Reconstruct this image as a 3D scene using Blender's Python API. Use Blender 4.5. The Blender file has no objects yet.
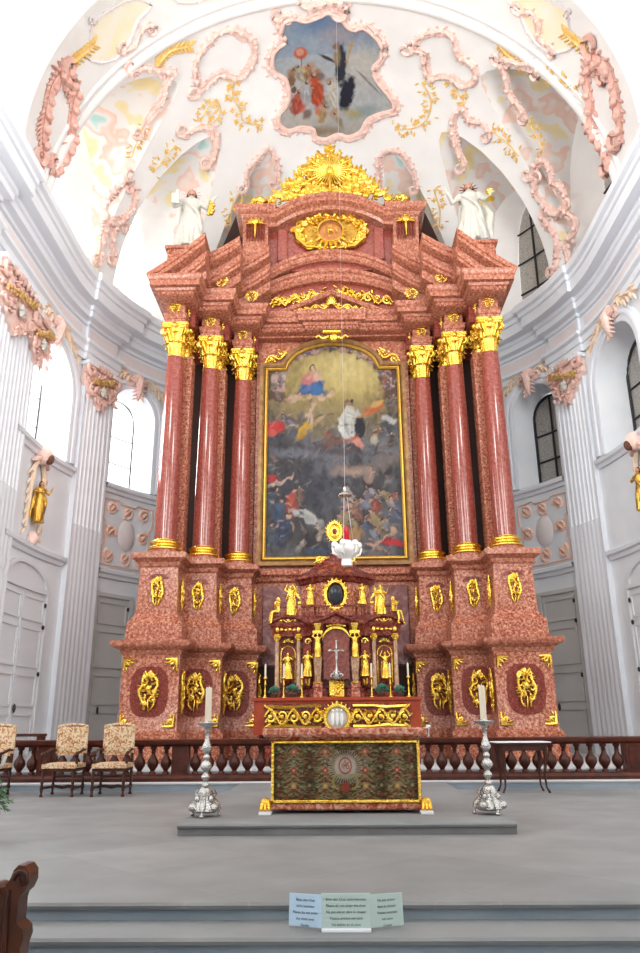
import bpy, bmesh, math, random
import numpy as np
from mathutils import Vector, Matrix, geometry
from math import pi, sin, cos, radians as rad, sqrt, hypot, atan2
random.seed(7)
SC = bpy.context.scene
COL = SC.collection
R0, YC, ZC = 8.35, 19.3, 15.0          # apse: wall radius, centre of the half circle, height of the cornice top

# ------------------------------------------------------------------ materials
def new_mat(name):
    m = bpy.data.materials.new(name); m.use_nodes = True
    nt = m.node_tree; return m, nt, nt.nodes['Principled BSDF']
def rgb(c): return (c[0], c[1], c[2], 1)
def mat(name, col, rough=.5, metal=0, var=None, scale=3, bump=0, bscale=20, coat=0, spec=.3):
    m, nt, b = new_mat(name)
    b.inputs['Base Color'].default_value = rgb(col); b.inputs['Roughness'].default_value = rough
    b.inputs['Metallic'].default_value = metal; b.inputs['Coat Weight'].default_value = coat
    b.inputs['Specular IOR Level'].default_value = spec
    tc = nt.nodes.new('ShaderNodeTexCoord')
    if var:
        n = nt.nodes.new('ShaderNodeTexNoise'); n.inputs['Scale'].default_value = scale; n.inputs['Detail'].default_value = 5
        r = nt.nodes.new('ShaderNodeValToRGB'); r.color_ramp.elements[0].color = rgb(col); r.color_ramp.elements[1].color = rgb(var)
        r.color_ramp.elements[0].position = .35; r.color_ramp.elements[1].position = .68
        nt.links.new(tc.outputs['Object'], n.inputs['Vector']); nt.links.new(n.outputs['Fac'], r.inputs['Fac'])
        nt.links.new(r.outputs['Color'], b.inputs['Base Color'])
    if bump:
        n2 = nt.nodes.new('ShaderNodeTexNoise'); n2.inputs['Scale'].default_value = bscale; n2.inputs['Detail'].default_value = 3
        bp = nt.nodes.new('ShaderNodeBump'); bp.inputs['Strength'].default_value = bump; bp.inputs['Distance'].default_value = .03
        nt.links.new(tc.outputs['Object'], n2.inputs['Vector']); nt.links.new(n2.outputs['Fac'], bp.inputs['Height'])
        nt.links.new(bp.outputs['Normal'], b.inputs['Normal'])
    return m
def marble(name, dark, mid, light, scale=3.2, rough=.3, stops=(.38, .5, .62), dist=1.5):
    m, nt, b = new_mat(name)
    tc = nt.nodes.new('ShaderNodeTexCoord'); n = nt.nodes.new('ShaderNodeTexNoise')
    n.inputs['Scale'].default_value = scale; n.inputs['Detail'].default_value = 6; n.inputs['Roughness'].default_value = .65
    n.inputs['Distortion'].default_value = dist
    r = nt.nodes.new('ShaderNodeValToRGB'); e = r.color_ramp.elements
    e[0].position = stops[0]; e[0].color = rgb(dark); e[1].position = stops[2]; e[1].color = rgb(light)
    k = e.new(stops[1]); k.color = rgb(mid)
    nt.links.new(tc.outputs['Object'], n.inputs['Vector']); nt.links.new(n.outputs['Fac'], r.inputs['Fac'])
    nt.links.new(r.outputs['Color'], b.inputs['Base Color']); b.inputs['Roughness'].default_value = rough; b.inputs['Specular IOR Level'].default_value = .3
    return m
def vcol(name, rough=.5, coat=0, metal=0):
    m, nt, b = new_mat(name)
    a = nt.nodes.new('ShaderNodeAttribute'); a.attribute_name = 'Col'
    nt.links.new(a.outputs['Color'], b.inputs['Base Color']); b.inputs['Roughness'].default_value = rough
    b.inputs['Coat Weight'].default_value = coat; b.inputs['Metallic'].default_value = metal; b.inputs['Specular IOR Level'].default_value = .12
    return m
M = dict(
 plaster=mat('white_plaster', (.80,.79,.78), .8, var=(.86,.85,.84), scale=.8),
 wall=mat('cool_white_wall', (.73,.775,.83), .7, var=(.80,.83,.87), scale=1.2),
 trim=mat('moulding_white', (.78,.82,.88), .6),
 greywall=mat('pale_grey_wall', (.50,.50,.50), .8, var=(.58,.57,.56), scale=1),
 frieze=mat('frieze_pink', (.76,.68,.69), .7, var=(.76,.73,.74), scale=4),
 pinkst=mat('pink_stucco', (.82,.53,.46), .7, var=(.86,.68,.62), scale=7, bump=.4, bscale=14),
 pinkdk=mat('deep_pink_stucco', (.72,.38,.31), .7, var=(.80,.54,.47), scale=6, bump=.4, bscale=14),
 ochre=mat('ochre_stucco', (.80,.47,.10), .6, var=(.85,.62,.28), scale=8),
 cream=mat('cream_paint', (.86,.76,.50), .8, var=(.84,.80,.70), scale=1.3),
 red=marble('red_pink_marble', (.25,.058,.034), (.40,.14,.085), (.60,.32,.22), 14, .25, (.36,.5,.68), .5),
 redpale=marble('pale_mottled_marble', (.21,.038,.020), (.39,.12,.070), (.63,.34,.23), 17, .22, (.39,.49,.64), .7),
 redsmooth=marble('column_marble', (.20,.030,.022), (.285,.062,.045), (.38,.12,.09), 12, .12, (.3,.5,.72), .6),
 redpanel=marble('deep_red_inlay_marble', (.12,.014,.010), (.20,.032,.022), (.32,.095,.065), 20, .25, (.35,.5,.7), .8),
 redwood=marble('tabernacle_red_marble', (.10,.012,.009), (.16,.026,.018), (.30,.09,.06), 7, .22),
 panel=marble('purple_grey_marble', (.14,.04,.04), (.21,.085,.08), (.32,.17,.155), 2, .12),
 orange=mat('orange_red_marble', (.36,.055,.018), .3, var=(.28,.035,.014), scale=6),
 altarst=marble('altar_table_marble', (.25,.035,.02), (.42,.14,.08), (.62,.36,.26), 9, .25),
 gold=mat('gold_leaf', (.78,.47,.05), .27, 1, var=(.97,.70,.16), scale=5, bump=.5, bscale=30),
 golddk=mat('old_gold', (.62,.36,.06), .4, 1, var=(.78,.50,.12), scale=12, bump=.4, bscale=40),
 silver=mat('silver', (.52,.52,.51), .22, 1, bump=.6, bscale=45),
 chrome=mat('chrome', (.8,.8,.82), .15, 1),
 wax=mat('candle_wax', (.66,.60,.48), .5),
 statue=mat('painted_white_wood', (.62,.60,.54), .5, var=(.50,.50,.46), scale=4),
 skin=mat('painted_skin', (.55,.28,.20), .55), hair=mat('dark_hair', (.12,.05,.03), .7),
 fresco=vcol('fresco_paint', .85), oil=vcol('oil_paint', .55, 0), cloth=vcol('embroidered_cloth', .7),
 dark=mat('gap_shade_dark', (.035,.014,.010), .7), black=mat('black_stone', (.02,.022,.03), .15),  # dark: near-black colour standing in for shade in the altar gaps
 wood=mat('dark_walnut', (.035,.010,.006), .35, var=(.06,.016,.009), scale=9),
 railwood=mat('dark_red_brown_rail', (.04,.009,.005), .3, var=(.085,.018,.010), scale=7),
 pew=mat('polished_brown_oak', (.045,.012,.004), .28, var=(.085,.024,.008), scale=6),
 green=mat('leaf_green', (.02,.085,.035), .5, var=(.05,.16,.05), scale=6),
 teal=mat('posy_green', (.03,.14,.10), .5, var=(.07,.24,.17), scale=30),
 stone=mat('grey_step_stone', (.205,.215,.225), .55, var=(.24,.25,.26), scale=1.5),
 riser=mat('blue_grey_riser', (.20,.25,.30), .6, var=(.26,.315,.36), scale=1.2),
 platform=mat('rough_grey_platform', (.15,.15,.155), .8, var=(.20,.20,.20), scale=2, bump=.2, bscale=60),
 lightstone=mat('light_step_stone', (.50,.51,.53), .6),
 door=mat('door_white', (.72,.74,.78), .5), doorgrey=mat('door_grey', (.56,.57,.56), .55, var=(.50,.51,.50), scale=1),
 iron=mat('black_iron', (.03,.03,.035), .5),
 red_glass=mat('ruby_glass', (.45,.01,.02), .1), white=mat('white_card', (.40,.52,.50), .4),
 signblue=mat('pale_blue_card', (.42,.58,.74), .4), ink=mat('ink', (.05,.08,.09), .6), whitecloth=mat('white_linen', (.74,.74,.76), .7),
 palest=mat('pale_pink_white', (.83,.76,.75), .7), tabcol=marble('tan_marble', (.30,.16,.09), (.42,.25,.16), (.55,.38,.26), 8, .2),
 silverwhite=mat('white_silver', (.85,.84,.82), .4, .5, bump=.5, bscale=40), framebrown=mat('brown_gilt_frame', (.20,.095,.035), .4, .3, var=(.32,.19,.08), scale=6),
 ochre2=mat('pale_orange_stucco', (.84,.62,.42), .7, var=(.86,.72,.60), scale=6), ochrepink=mat('salmon_stucco', (.82,.50,.38), .7, var=(.86,.62,.52), scale=5),
 monogold=mat('copper_gold', (.55,.22,.08), .35, .6, var=(.62,.30,.12), scale=8),
 pinkdk2=mat('rose_stucco', (.72,.42,.36), .7, var=(.82,.60,.53), scale=8, bump=.4, bscale=14), ochredk=mat('brown_ochre_gilding', (.50,.28,.08), .5, .3, var=(.72,.50,.22), scale=9),
 pot=mat('terracotta_dark', (.08,.05,.04), .6),
)
def leaded(name, col):
    m, nt, b = new_mat(name)
    tc = nt.nodes.new('ShaderNodeTexCoord'); v = nt.nodes.new('ShaderNodeTexVoronoi'); v.feature = 'DISTANCE_TO_EDGE'; v.inputs['Scale'].default_value = 9
    r = nt.nodes.new('ShaderNodeValToRGB'); r.color_ramp.elements[0].color = rgb([c*.6 for c in col]); r.color_ramp.elements[1].color = rgb(col)
    r.color_ramp.elements[0].position = .02; r.color_ramp.elements[1].position = .08
    nt.links.new(tc.outputs['Object'], v.inputs['Vector']); nt.links.new(v.outputs['Distance'], r.inputs['Fac']); nt.links.new(r.outputs['Color'], b.inputs['Base Color'])
    b.inputs['Roughness'].default_value = .35
    return m
M['leaded'] = leaded('leaded_glass_dim_outside', (.42,.40,.37))  # opaque grey in the right panes stands in for the dim outside
def clear_glass():
    m = bpy.data.materials.new('clear_window_glass'); m.use_nodes = True; nt = m.node_tree; nt.nodes.clear()
    o = nt.nodes.new('ShaderNodeOutputMaterial'); mx = nt.nodes.new('ShaderNodeMixShader'); t = nt.nodes.new('ShaderNodeBsdfTransparent'); g = nt.nodes.new('ShaderNodeBsdfGlossy')
    g.inputs['Roughness'].default_value = .05; mx.inputs[0].default_value = .06
    nt.links.new(t.outputs[0], mx.inputs[1]); nt.links.new(g.outputs[0], mx.inputs[2]); nt.links.new(mx.outputs[0], o.inputs['Surface'])
    return m
M['glass'] = clear_glass()
def floor_mat():
    m, nt, b = new_mat('grey_stone_slabs')
    tc = nt.nodes.new('ShaderNodeTexCoord'); mp = nt.nodes.new('ShaderNodeMapping'); mp.inputs['Rotation'].default_value = (0,0,rad(45))
    br = nt.nodes.new('ShaderNodeTexBrick'); br.offset = 0; br.inputs['Scale'].default_value = 1.0
    br.inputs['Brick Width'].default_value = 1.25; br.inputs['Row Height'].default_value = 1.25; br.inputs['Mortar Size'].default_value = .006
    br.inputs['Color1'].default_value = rgb((.200,.208,.215)); br.inputs['Color2'].default_value = rgb((.232,.238,.243)); br.inputs['Mortar'].default_value = rgb((.235,.24,.245))
    n = nt.nodes.new('ShaderNodeTexNoise'); n.inputs['Scale'].default_value = 1.4; n.inputs['Detail'].default_value = 6
    mx = nt.nodes.new('ShaderNodeMixRGB'); mx.blend_type = 'OVERLAY'; mx.inputs[0].default_value = .35
    nt.links.new(tc.outputs['Object'], mp.inputs['Vector']); nt.links.new(mp.outputs[0], br.inputs['Vector']); nt.links.new(tc.outputs['Object'], n.inputs['Vector'])
    nt.links.new(br.outputs['Color'], mx.inputs[1]); nt.links.new(n.outputs['Fac'], mx.inputs[2]); nt.links.new(mx.outputs[0], b.inputs['Base Color'])
    b.inputs['Roughness'].default_value = .5
    return m
M['floor'] = floor_mat()
M['redsmooth'].node_tree.nodes['Principled BSDF'].inputs['Specular IOR Level'].default_value = .65
M['panel'].node_tree.nodes['Principled BSDF'].inputs['Specular IOR Level'].default_value = .6

# ------------------------------------------------------------------ mesh helpers
def nb(): return bmesh.new()
def box(bm, x0, x1, y0, y1, z0, z1, bev=0):
    vs = [bm.verts.new((x, y, z)) for x in (x0, x1) for y in (y0, y1) for z in (z0, z1)]
    fs = [bm.faces.new([vs[i] for i in q]) for q in ((0,1,3,2),(4,6,7,5),(0,4,5,1),(2,3,7,6),(0,2,6,4),(1,5,7,3))]
    if bev: bmesh.ops.bevel(bm, geom=list({e for f in fs for e in f.edges}), offset=bev, segments=1, affect='EDGES')
def tube(bm, pts, rr, n=6, fy=1.0):
    pts = [Vector(p) for p in pts]; m = len(pts); rings = []
    if not hasattr(rr, '__len__'): rr = [rr]*m
    for i, p in enumerate(pts):
        t = (pts[min(i+1, m-1)] - pts[max(i-1, 0)]).normalized()
        a = t.cross(Vector((0,1,0)))
        if a.length < .1: a = t.cross(Vector((1,0,0)))
        a.normalize(); b = t.cross(a).normalized()
        rings.append([bm.verts.new(p + a*rr[i]*cos(2*pi*k/n) + b*rr[i]*fy*sin(2*pi*k/n)) for k in range(n)])
    for i in range(m-1):
        for k in range(n): bm.faces.new((rings[i][k], rings[i][(k+1)%n], rings[i+1][(k+1)%n], rings[i+1][k]))
    bm.faces.new(rings[0][::-1]); bm.faces.new(rings[-1])
def blob(bm, c, s, axis=None, seg=8, rot=None):
    """ellipsoid; axis = direction of its long (z) axis"""
    g = bmesh.ops.create_uvsphere(bm, u_segments=seg, v_segments=max(4, seg*3//4), radius=1)
    q = Matrix.Identity(4)
    if axis is not None: q = Vector(axis).to_track_quat('Z', 'Y').to_matrix().to_4x4()
    bmesh.ops.transform(bm, matrix=Matrix.Translation(c) @ q @ Matrix.Diagonal((s[0], s[1], s[2], 1)), verts=g['verts'])
def leaf(bm, p, q, w, t=None, seg=6):
    p, q = Vector(p), Vector(q); d = q-p
    blob(bm, (p+q)/2, (w, (t or w*.6), d.length/2), d, seg)
def lathe(bm, prof, n=20, c=(0,0,0), sx=1, sy=1):
    rings = []
    for r, z in prof:
        rings.append([bm.verts.new((c[0]+r*sx*cos(2*pi*k/n), c[1]+r*sy*sin(2*pi*k/n), c[2]+z)) for k in range(n)])
    for i in range(len(prof)-1):
        for k in range(n): bm.faces.new((rings[i][k], rings[i][(k+1)%n], rings[i+1][(k+1)%n], rings[i+1][k]))
    bm.faces.new(rings[0][::-1]); bm.faces.new(rings[-1])
def prism(bm, poly, y0, y1):
    """polygon (x,z) extruded along y"""
    a = [bm.verts.new((x, y0, z)) for x, z in poly]; b = [bm.verts.new((x, y1, z)) for x, z in poly]
    bm.faces.new(a); bm.faces.new(b[::-1]); n = len(poly)
    for i in range(n): bm.faces.new((a[i], b[i], b[(i+1)%n], a[(i+1)%n]))
def ribbon(bm, curve, prof):
    """curve [(x,z)], profile [(y,dz)] closed section, capped"""
    rings = [[bm.verts.new((x, y, z+dz)) for y, dz in prof] for x, z in curve]; n = len(prof)
    for i in range(len(rings)-1):
        for k in range(n): bm.faces.new((rings[i][k], rings[i][(k+1)%n], rings[i+1][(k+1)%n], rings[i+1][k]))
    bm.faces.new(rings[0][::-1]); bm.faces.new(rings[-1])
def offset_path(pts, o):
    out = []; n = len(pts)
    for i in range(n):
        ns = []
        for a, b in ((i-1, i), (i, i+1)):
            if 0 <= a and b < n:
                d = Vector(pts[b]) - Vector(pts[a]); d.normalize(); ns.append(Vector((d.y, -d.x)))
        v = ns[0] if len(ns) == 1 else (ns[0]+ns[1])/(1+ns[0].dot(ns[1]))
        out.append(Vector(pts[i]) + v*o)
    return out
def tier(bm, pts, prof):
    """plan outline swept up a profile [(out,z)]; open at the back, capped"""
    rings = [[bm.verts.new((p.x, p.y, z)) for p in offset_path(pts, o)] for o, z in prof]; n = len(pts)
    for i in range(len(rings)-1):
        for k in range(n-1): bm.faces.new((rings[i][k], rings[i][k+1], rings[i+1][k+1], rings[i+1][k]))
        if n > 2: bm.faces.new((rings[i][n-1], rings[i][0], rings[i+1][0], rings[i+1][n-1]))
    if n > 2: bm.faces.new(rings[0][::-1]); bm.faces.new(rings[-1])
def mesh_of(bm, m, smooth=True, ang=40):
    bmesh.ops.recalc_face_normals(bm, faces=bm.faces)
    me = bpy.data.meshes.new('mesh'); bm.to_mesh(me); bm.free()
    for mm in (m if isinstance(m, (list, tuple)) else [m]): me.materials.append(M[mm] if isinstance(mm, str) else mm)
    if smooth:
        me.polygons.foreach_set('use_smooth', [True]*len(me.polygons))
        try: me.set_sharp_from_angle(angle=rad(ang))
        except Exception: pass
    return me
def put(name, me, parent=None, loc=(0,0,0), rot=(0,0,0), scale=(1,1,1)):
    o = bpy.data.objects.new(name, me); COL.objects.link(o)
    o.location = loc; o.rotation_euler = rot; o.scale = scale
    if parent: o.parent = parent
    return o
def root(name, label, cat, loc=(0,0,0), rotz=0, group=None):
    o = bpy.data.objects.new(name, None); COL.objects.link(o); o.location = loc; o.rotation_euler = (0,0,rotz)
    o['label'] = label; o['category'] = cat
    if group: o['group'] = group
    return o
def tag(o, label, cat, group=None):
    o['label'] = label; o['category'] = cat
    if group: o['group'] = group
    return o
def struct(name, me, loc=(0,0,0)):
    o = put(name, me, None, loc); o['kind'] = 'structure'; return o
def clone(o, label=None, loc=None, rotz=None):
    def rec(s, par):
        c = s.copy(); COL.objects.link(c); c.parent = par
        for ch in s.children: rec(ch, c)
        return c
    c = rec(o, None)
    if label: c['label'] = label
    if loc is not None: c.location = loc
    if rotz is not None: c.rotation_euler = (0,0,rotz)
    return c
def remeshed(bm, m, vox, smooth_it=2):
    """union of overlapping lumps into one continuous skin"""
    me = bpy.data.meshes.new('tmp'); bm.to_mesh(me); bm.free()
    o = bpy.data.objects.new('tmp', me); COL.objects.link(o)
    r = o.modifiers.new('r', 'REMESH'); r.mode = 'VOXEL'; r.voxel_size = vox
    if smooth_it:
        s = o.modifiers.new('s', 'SMOOTH'); s.iterations = smooth_it; s.factor = .5
    dg = bpy.context.evaluated_depsgraph_get(); res = bpy.data.meshes.new_from_object(o.evaluated_get(dg))
    bpy.data.objects.remove(o); bpy.data.meshes.remove(me)
    res.materials.clear(); res.materials.append(M[m])
    res.polygons.foreach_set('use_smooth', [True]*len(res.polygons))
    return res
def circ(cx, cz, r, a0, a1, n, y=0):
    return [(cx+r*cos(rad(a0+(a1-a0)*i/n)), y, cz+r*sin(rad(a0+(a1-a0)*i/n))) for i in range(n+1)]
def spiral(cx, cz, r0, r1, a0, a1, n=12, y=0):
    return [(cx+(r0+(r1-r0)*i/n)*cos(rad(a0+(a1-a0)*i/n)), y, cz+(r0+(r1-r0)*i/n)*sin(rad(a0+(a1-a0)*i/n))) for i in range(n+1)]
def taper(n, a, b, mid=None):
    return [a+(b-a)*i/(n-1) if mid is None else (a*(1-t)+b*t + mid*4*t*(1-t)) for i in range(n) for t in [i/(n-1)]]

# ------------------------------------------------------------------ painter (colour grids for pictures)
class Paint:
    def __init__(s, w, h, base=(.1,.1,.1)):
        s.w, s.h = w, h; s.c = np.zeros((h, w, 3)); s.c[:] = base
        s.X, s.Y = np.meshgrid((np.arange(w)+.5)/w, (np.arange(h)+.5)/h)
        s.rng = np.random.RandomState(3)
    def noise(s, sc, oct=3):
        out = np.zeros((s.h, s.w)); amp = 1; tot = 0
        for o in range(oct):
            g = s.rng.rand(int(sc*2**o)+3, int(sc*2**o)+3); f = sc*2**o
            x = s.X*f; y = s.Y*f; xi = x.astype(int); yi = y.astype(int); fx = x-xi; fy = y-yi
            fx = fx*fx*(3-2*fx); fy = fy*fy*(3-2*fy)
            out += amp*((g[yi, xi]*(1-fx)+g[yi, xi+1]*fx)*(1-fy)+(g[yi+1, xi]*(1-fx)+g[yi+1, xi+1]*fx)*fy); tot += amp; amp *= .55
        return out/tot
    def mix(s, col, a): s.c += (np.array(col)-s.c)*np.clip(a, 0, 1)[..., None]
    def ell(s, x, y, rx, ry, col, ang=0, soft=.3, al=1, rag=0):
        c, d = cos(rad(ang)), sin(rad(ang)); asp = s.h/s.w
        X = (s.X-x); Y = (s.Y-y)*s.asp if hasattr(s, 'asp') else (s.Y-y)
        u = (X*c+Y*d)/rx; v = (-X*d+Y*c)/ry; r = np.sqrt(u*u+v*v)
        if rag: r = r + (s.noise(14, 2)-.5)*rag
        s.mix(col, al*np.clip((1+soft-r)/(2*soft), 0, 1))
def _ell2(s, u, v, ru, rv, col, ang=0, soft=.3, al=1, rag=0):
    """ellipse with both radii in shares of the picture width"""
    a = s.asp; m = max(ru, rv)*1.9; i0, i1 = max(0, int((u-m)*s.w)), min(s.w, int((u+m)*s.w)+2); j0, j1 = max(0, int((v-m/a)*s.h)), min(s.h, int((v+m/a)*s.h)+2)
    if i1 <= i0 or j1 <= j0: return
    X = s.X[j0:j1, i0:i1]-u; Y = (s.Y[j0:j1, i0:i1]-v)*a; c, d = cos(rad(ang)), sin(rad(ang))
    r = np.sqrt(((X*c+Y*d)/ru)**2+((-X*d+Y*c)/rv)**2)
    if rag:
        if not hasattr(s, 'rn'): s.rn = s.noise(34, 2)-.5
        r = r+s.rn[j0:j1, i0:i1]*rag*1.6
    w = al*np.clip((1+soft-r)/(2*soft), 0, 1); s.c[j0:j1, i0:i1] += (np.array(col)-s.c[j0:j1, i0:i1])*w[..., None]
Paint.ell2 = _ell2
def picture_mesh(P, fn, m, inside=None):
    w, h = P.w, P.h; verts = []; cols = []
    for j in range(h+1):
        for i in range(w+1):
            verts.append(fn(i/w, j/h)); cols.append(P.c[min(j, h-1), min(i, w-1)])
    faces = []
    for j in range(h):
        for i in range(w):
            if inside is None or inside((i+.5)/w, (j+.5)/h):
                a = j*(w+1)+i; faces.append((a, a+1, a+w+2, a+w+1))
    me = bpy.data.meshes.new('picture'); me.from_pydata(verts, [], faces)
    ca = me.color_attributes.new('Col', 'FLOAT_COLOR', 'POINT')
    arr = np.ones((len(verts), 4)); arr[:, :3] = np.array(cols); ca.data.foreach_set('color', arr.ravel())
    me.materials.append(M[m]); me.update(); return me
def in_poly(x, y, P):
    c = False; j = len(P)-1
    for i in range(len(P)):
        if (P[i][1] > y) != (P[j][1] > y) and x < (P[j][0]-P[i][0])*(y-P[i][1])/(P[j][1]-P[i][1])+P[i][0]: c = not c
        j = i
    return c

# ------------------------------------------------------------------ apse shell
def pl(side, s, d=0.0, R=R0):
    """plan point: s metres along the left (side -1) or right wall from where the half circle begins; d metres into the room"""
    if s <= 0: x, y = R-d, YC+s
    else: t = s/R0; x, y = (R-d)*cos(t), YC+(R-d)*sin(t)
    return (side*x, y)
def vault(side, s, ph, d=0.0, out=None):
    """point of the vault at s, elevation angle ph (deg); out = push it outward to that radius at the same height"""
    z = ZC+(R0-d)*sin(rad(ph)); r = (R0-d)*cos(rad(ph))
    if out: r = out
    if s <= 0: return Vector((side*r, YC+s, z))
    t = s/R0; return Vector((side*r*cos(t), YC+r*sin(t), z))
def arch_loop(sc, hw, z0, z1, n=14, hw1=None):
    """round-headed opening, counter-clockwise from lower left, in (s,z)"""
    hw1 = hw1 or hw; zs = z1-hw
    return [(sc-hw, z0), (sc+hw, z0)] + [(sc+hw*cos(pi*i/n), zs+hw*sin(pi*i/n)) for i in range(n+1)]
def cut_sheet(s0, s1, v0, v1, ds, dv, loops):
    pts, edges = [], []
    def ring(L):
        b = len(pts); pts.extend(L); edges.extend([(b+i, b+(i+1)%len(L)) for i in range(len(L))])
    N = int((s1-s0)/ds); K = int((v1-v0)/dv)
    ring([(s0+(s1-s0)*i/N, v0) for i in range(N)]+[(s1, v0+(v1-v0)*i/K) for i in range(K)]+[(s1-(s1-s0)*i/N, v1) for i in range(N)]+[(s0, v1-(v1-v0)*i/K) for i in range(K)])
    for L in loops: ring(L)
    for i in range(1, N):
        for k in range(1, K):
            p = (s0+(s1-s0)*i/N, v0+(v1-v0)*k/K)
            if any(min(hypot(p[0]-q[0], p[1]-q[1]) for q in L) < ds*.4 for L in loops): continue
            pts.append(p)
    r = geometry.delaunay_2d_cdt([Vector(p) for p in pts], edges, [], 0, 1e-5)
    V, F = r[0], r[2]; keep = []
    for f in F:
        cx = sum(V[i].x for i in f)/len(f); cy = sum(V[i].y for i in f)/len(f)
        if not any(in_poly(cx, cy, L) for L in loops): keep.append(f)
    return V, keep
def dense(L, m=.35):
    out = []
    for i in range(len(L)):
        a, b = L[i], L[(i+1) % len(L)]; k = max(1, int(hypot(b[0]-a[0], b[1]-a[1])/m))
        out += [(a[0]+(b[0]-a[0])*j/k, a[1]+(b[1]-a[1])*j/k) for j in range(k)]
    return out
WIN = {1: (4.92, .93, 8.75, 12.3), 2: (.55, 1.38, 8.75, 12.25)}      # bay: centre s, half width, sill, apex
for side, nm in ((-1, 'left'), (1, 'right')):
    loops = [dense(arch_loop(*WIN[b])) for b in (1, 2)]
    loops[1] = dense(arch_loop(*WIN[2])) if True else loops[1]
    V, F = cut_sheet(-4.3, 13.1, 0, 15, .55, .9, loops)
    bm = nb(); vs = [bm.verts.new((*pl(side, v.x), v.y)) for v in V]
    for f in F: bm.faces.new([vs[i] for i in f])
    struct('wall_'+nm, mesh_of(bm, 'wall', ang=30))
    for b, L in zip((1, 2), loops):          # splayed reveals
        cs, hw, z0, z1 = WIN[b]; bm = nb(); L2 = [(cs+(s-cs)*.72, z0+.12+(z-z0)*.93) for s, z in L]
        a = [bm.verts.new((*pl(side, s, .0), z)) for s, z in L]; m_ = [bm.verts.new((*pl(side, s, -.14), z)) for s, z in [(cs+(s-cs)*.95, z0+.02+(z-z0)*.985) for s, z in L]]
        c = [bm.verts.new((*pl(side, s, -.85), z)) for s, z in L2]
        for A, B in ((a, m_), (m_, c)):
            for i in range(len(L)): bm.faces.new((A[i], A[(i+1)%len(L)], B[(i+1)%len(L)], B[i]))
        struct('trim_%d' % (b+(0 if side < 0 else 2)), mesh_of(bm, 'wall', ang=30))
        # moulded architrave round the opening
        bm = nb(); J = arch_loop(cs, hw, z0, z1, 20)[1:] + [(cs-hw, z0)]
        for off, dd, w in ((.10, .05, .10), (.28, .10, .09), (.42, .04, .06)):
            rings = []
            for s, z in J:
                k = (hw+off)/hw; ss = cs+(s-cs)*k; zz = z if z <= z1-hw+1e-6 else (z1-hw)+(z-(z1-hw))*k
                rings.append([bm.verts.new((*pl(side, cs+(ss-cs)*(1+q*w/(hw+off)), d_), zz+(q*w if z > z1-hw else 0)*abs(z-(z1-hw))/hw)) for q, d_ in ((-1, -.02), (-1, dd), (0, dd+.03), (1, dd), (1, -.02))])
            for i in range(len(rings)-1):
                for q in range(4): bm.faces.new((rings[i][q], rings[i][q+1], rings[i+1][q+1], rings[i+1][q]))
        struct('trim_%d' % (b+4+(0 if side < 0 else 2)), mesh_of(bm, 'trim'))

# windows: frame bars and panes
def window(n, side, cs, hw, z0, z1, dout, pane, barw, hbars, vbars):
    L = dense(arch_loop(cs, hw, z0, z1, 14), .4)
    bm = nb(); c = bm.verts.new((*pl(side, cs, -dout), (z0+z1)/2)); vs = [bm.verts.new((*pl(side, s, -dout), z)) for s, z in L]
    for i in range(len(vs)): bm.faces.new((c, vs[i], vs[(i+1) % len(vs)]))
    w = struct('window_%d' % n, mesh_of(bm, pane))
    bm = nb()
    P = [Vector((*pl(side, s, -dout+.03), z)) for s, z in L]+[Vector((*pl(side, *[L[0][0]], -dout+.03), L[0][1]))]
    tube(bm, P, barw*1.3, 4)
    for f in hbars:
        z = z0+(z1-z0)*f; h = hw if z < z1-hw else sqrt(max(0, hw*hw-(z-(z1-hw))**2))
        tube(bm, [Vector((*pl(side, cs+h*t, -dout+.03), z)) for t in (-1, -.5, 0, .5, 1)], barw, 4)
    for f in vbars:
        s = cs+hw*f; top = z1-hw+sqrt(max(0, hw*hw-(s-cs)**2)); tube(bm, [Vector((*pl(side, s, -dout+.03), z)) for z in (z0, top)], barw, 4)
    f = put('window_frame', mesh_of(bm, 'iron'), w)
for k, (side, pane) in enumerate(((-1, 'glass'), (1, 'leaded'))):
    bw = .018 if side < 0 else .04
    window(1+4*k, side, 4.92, .66, 8.9, 12.1, .84, pane, bw, (.27, .57), (0,) if side > 0 else ())
    window(2+4*k, side, .55, 1.0, 8.9, 12.05, .84, pane, bw, (.27, .57), (0,) if side > 0 else ())
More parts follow.
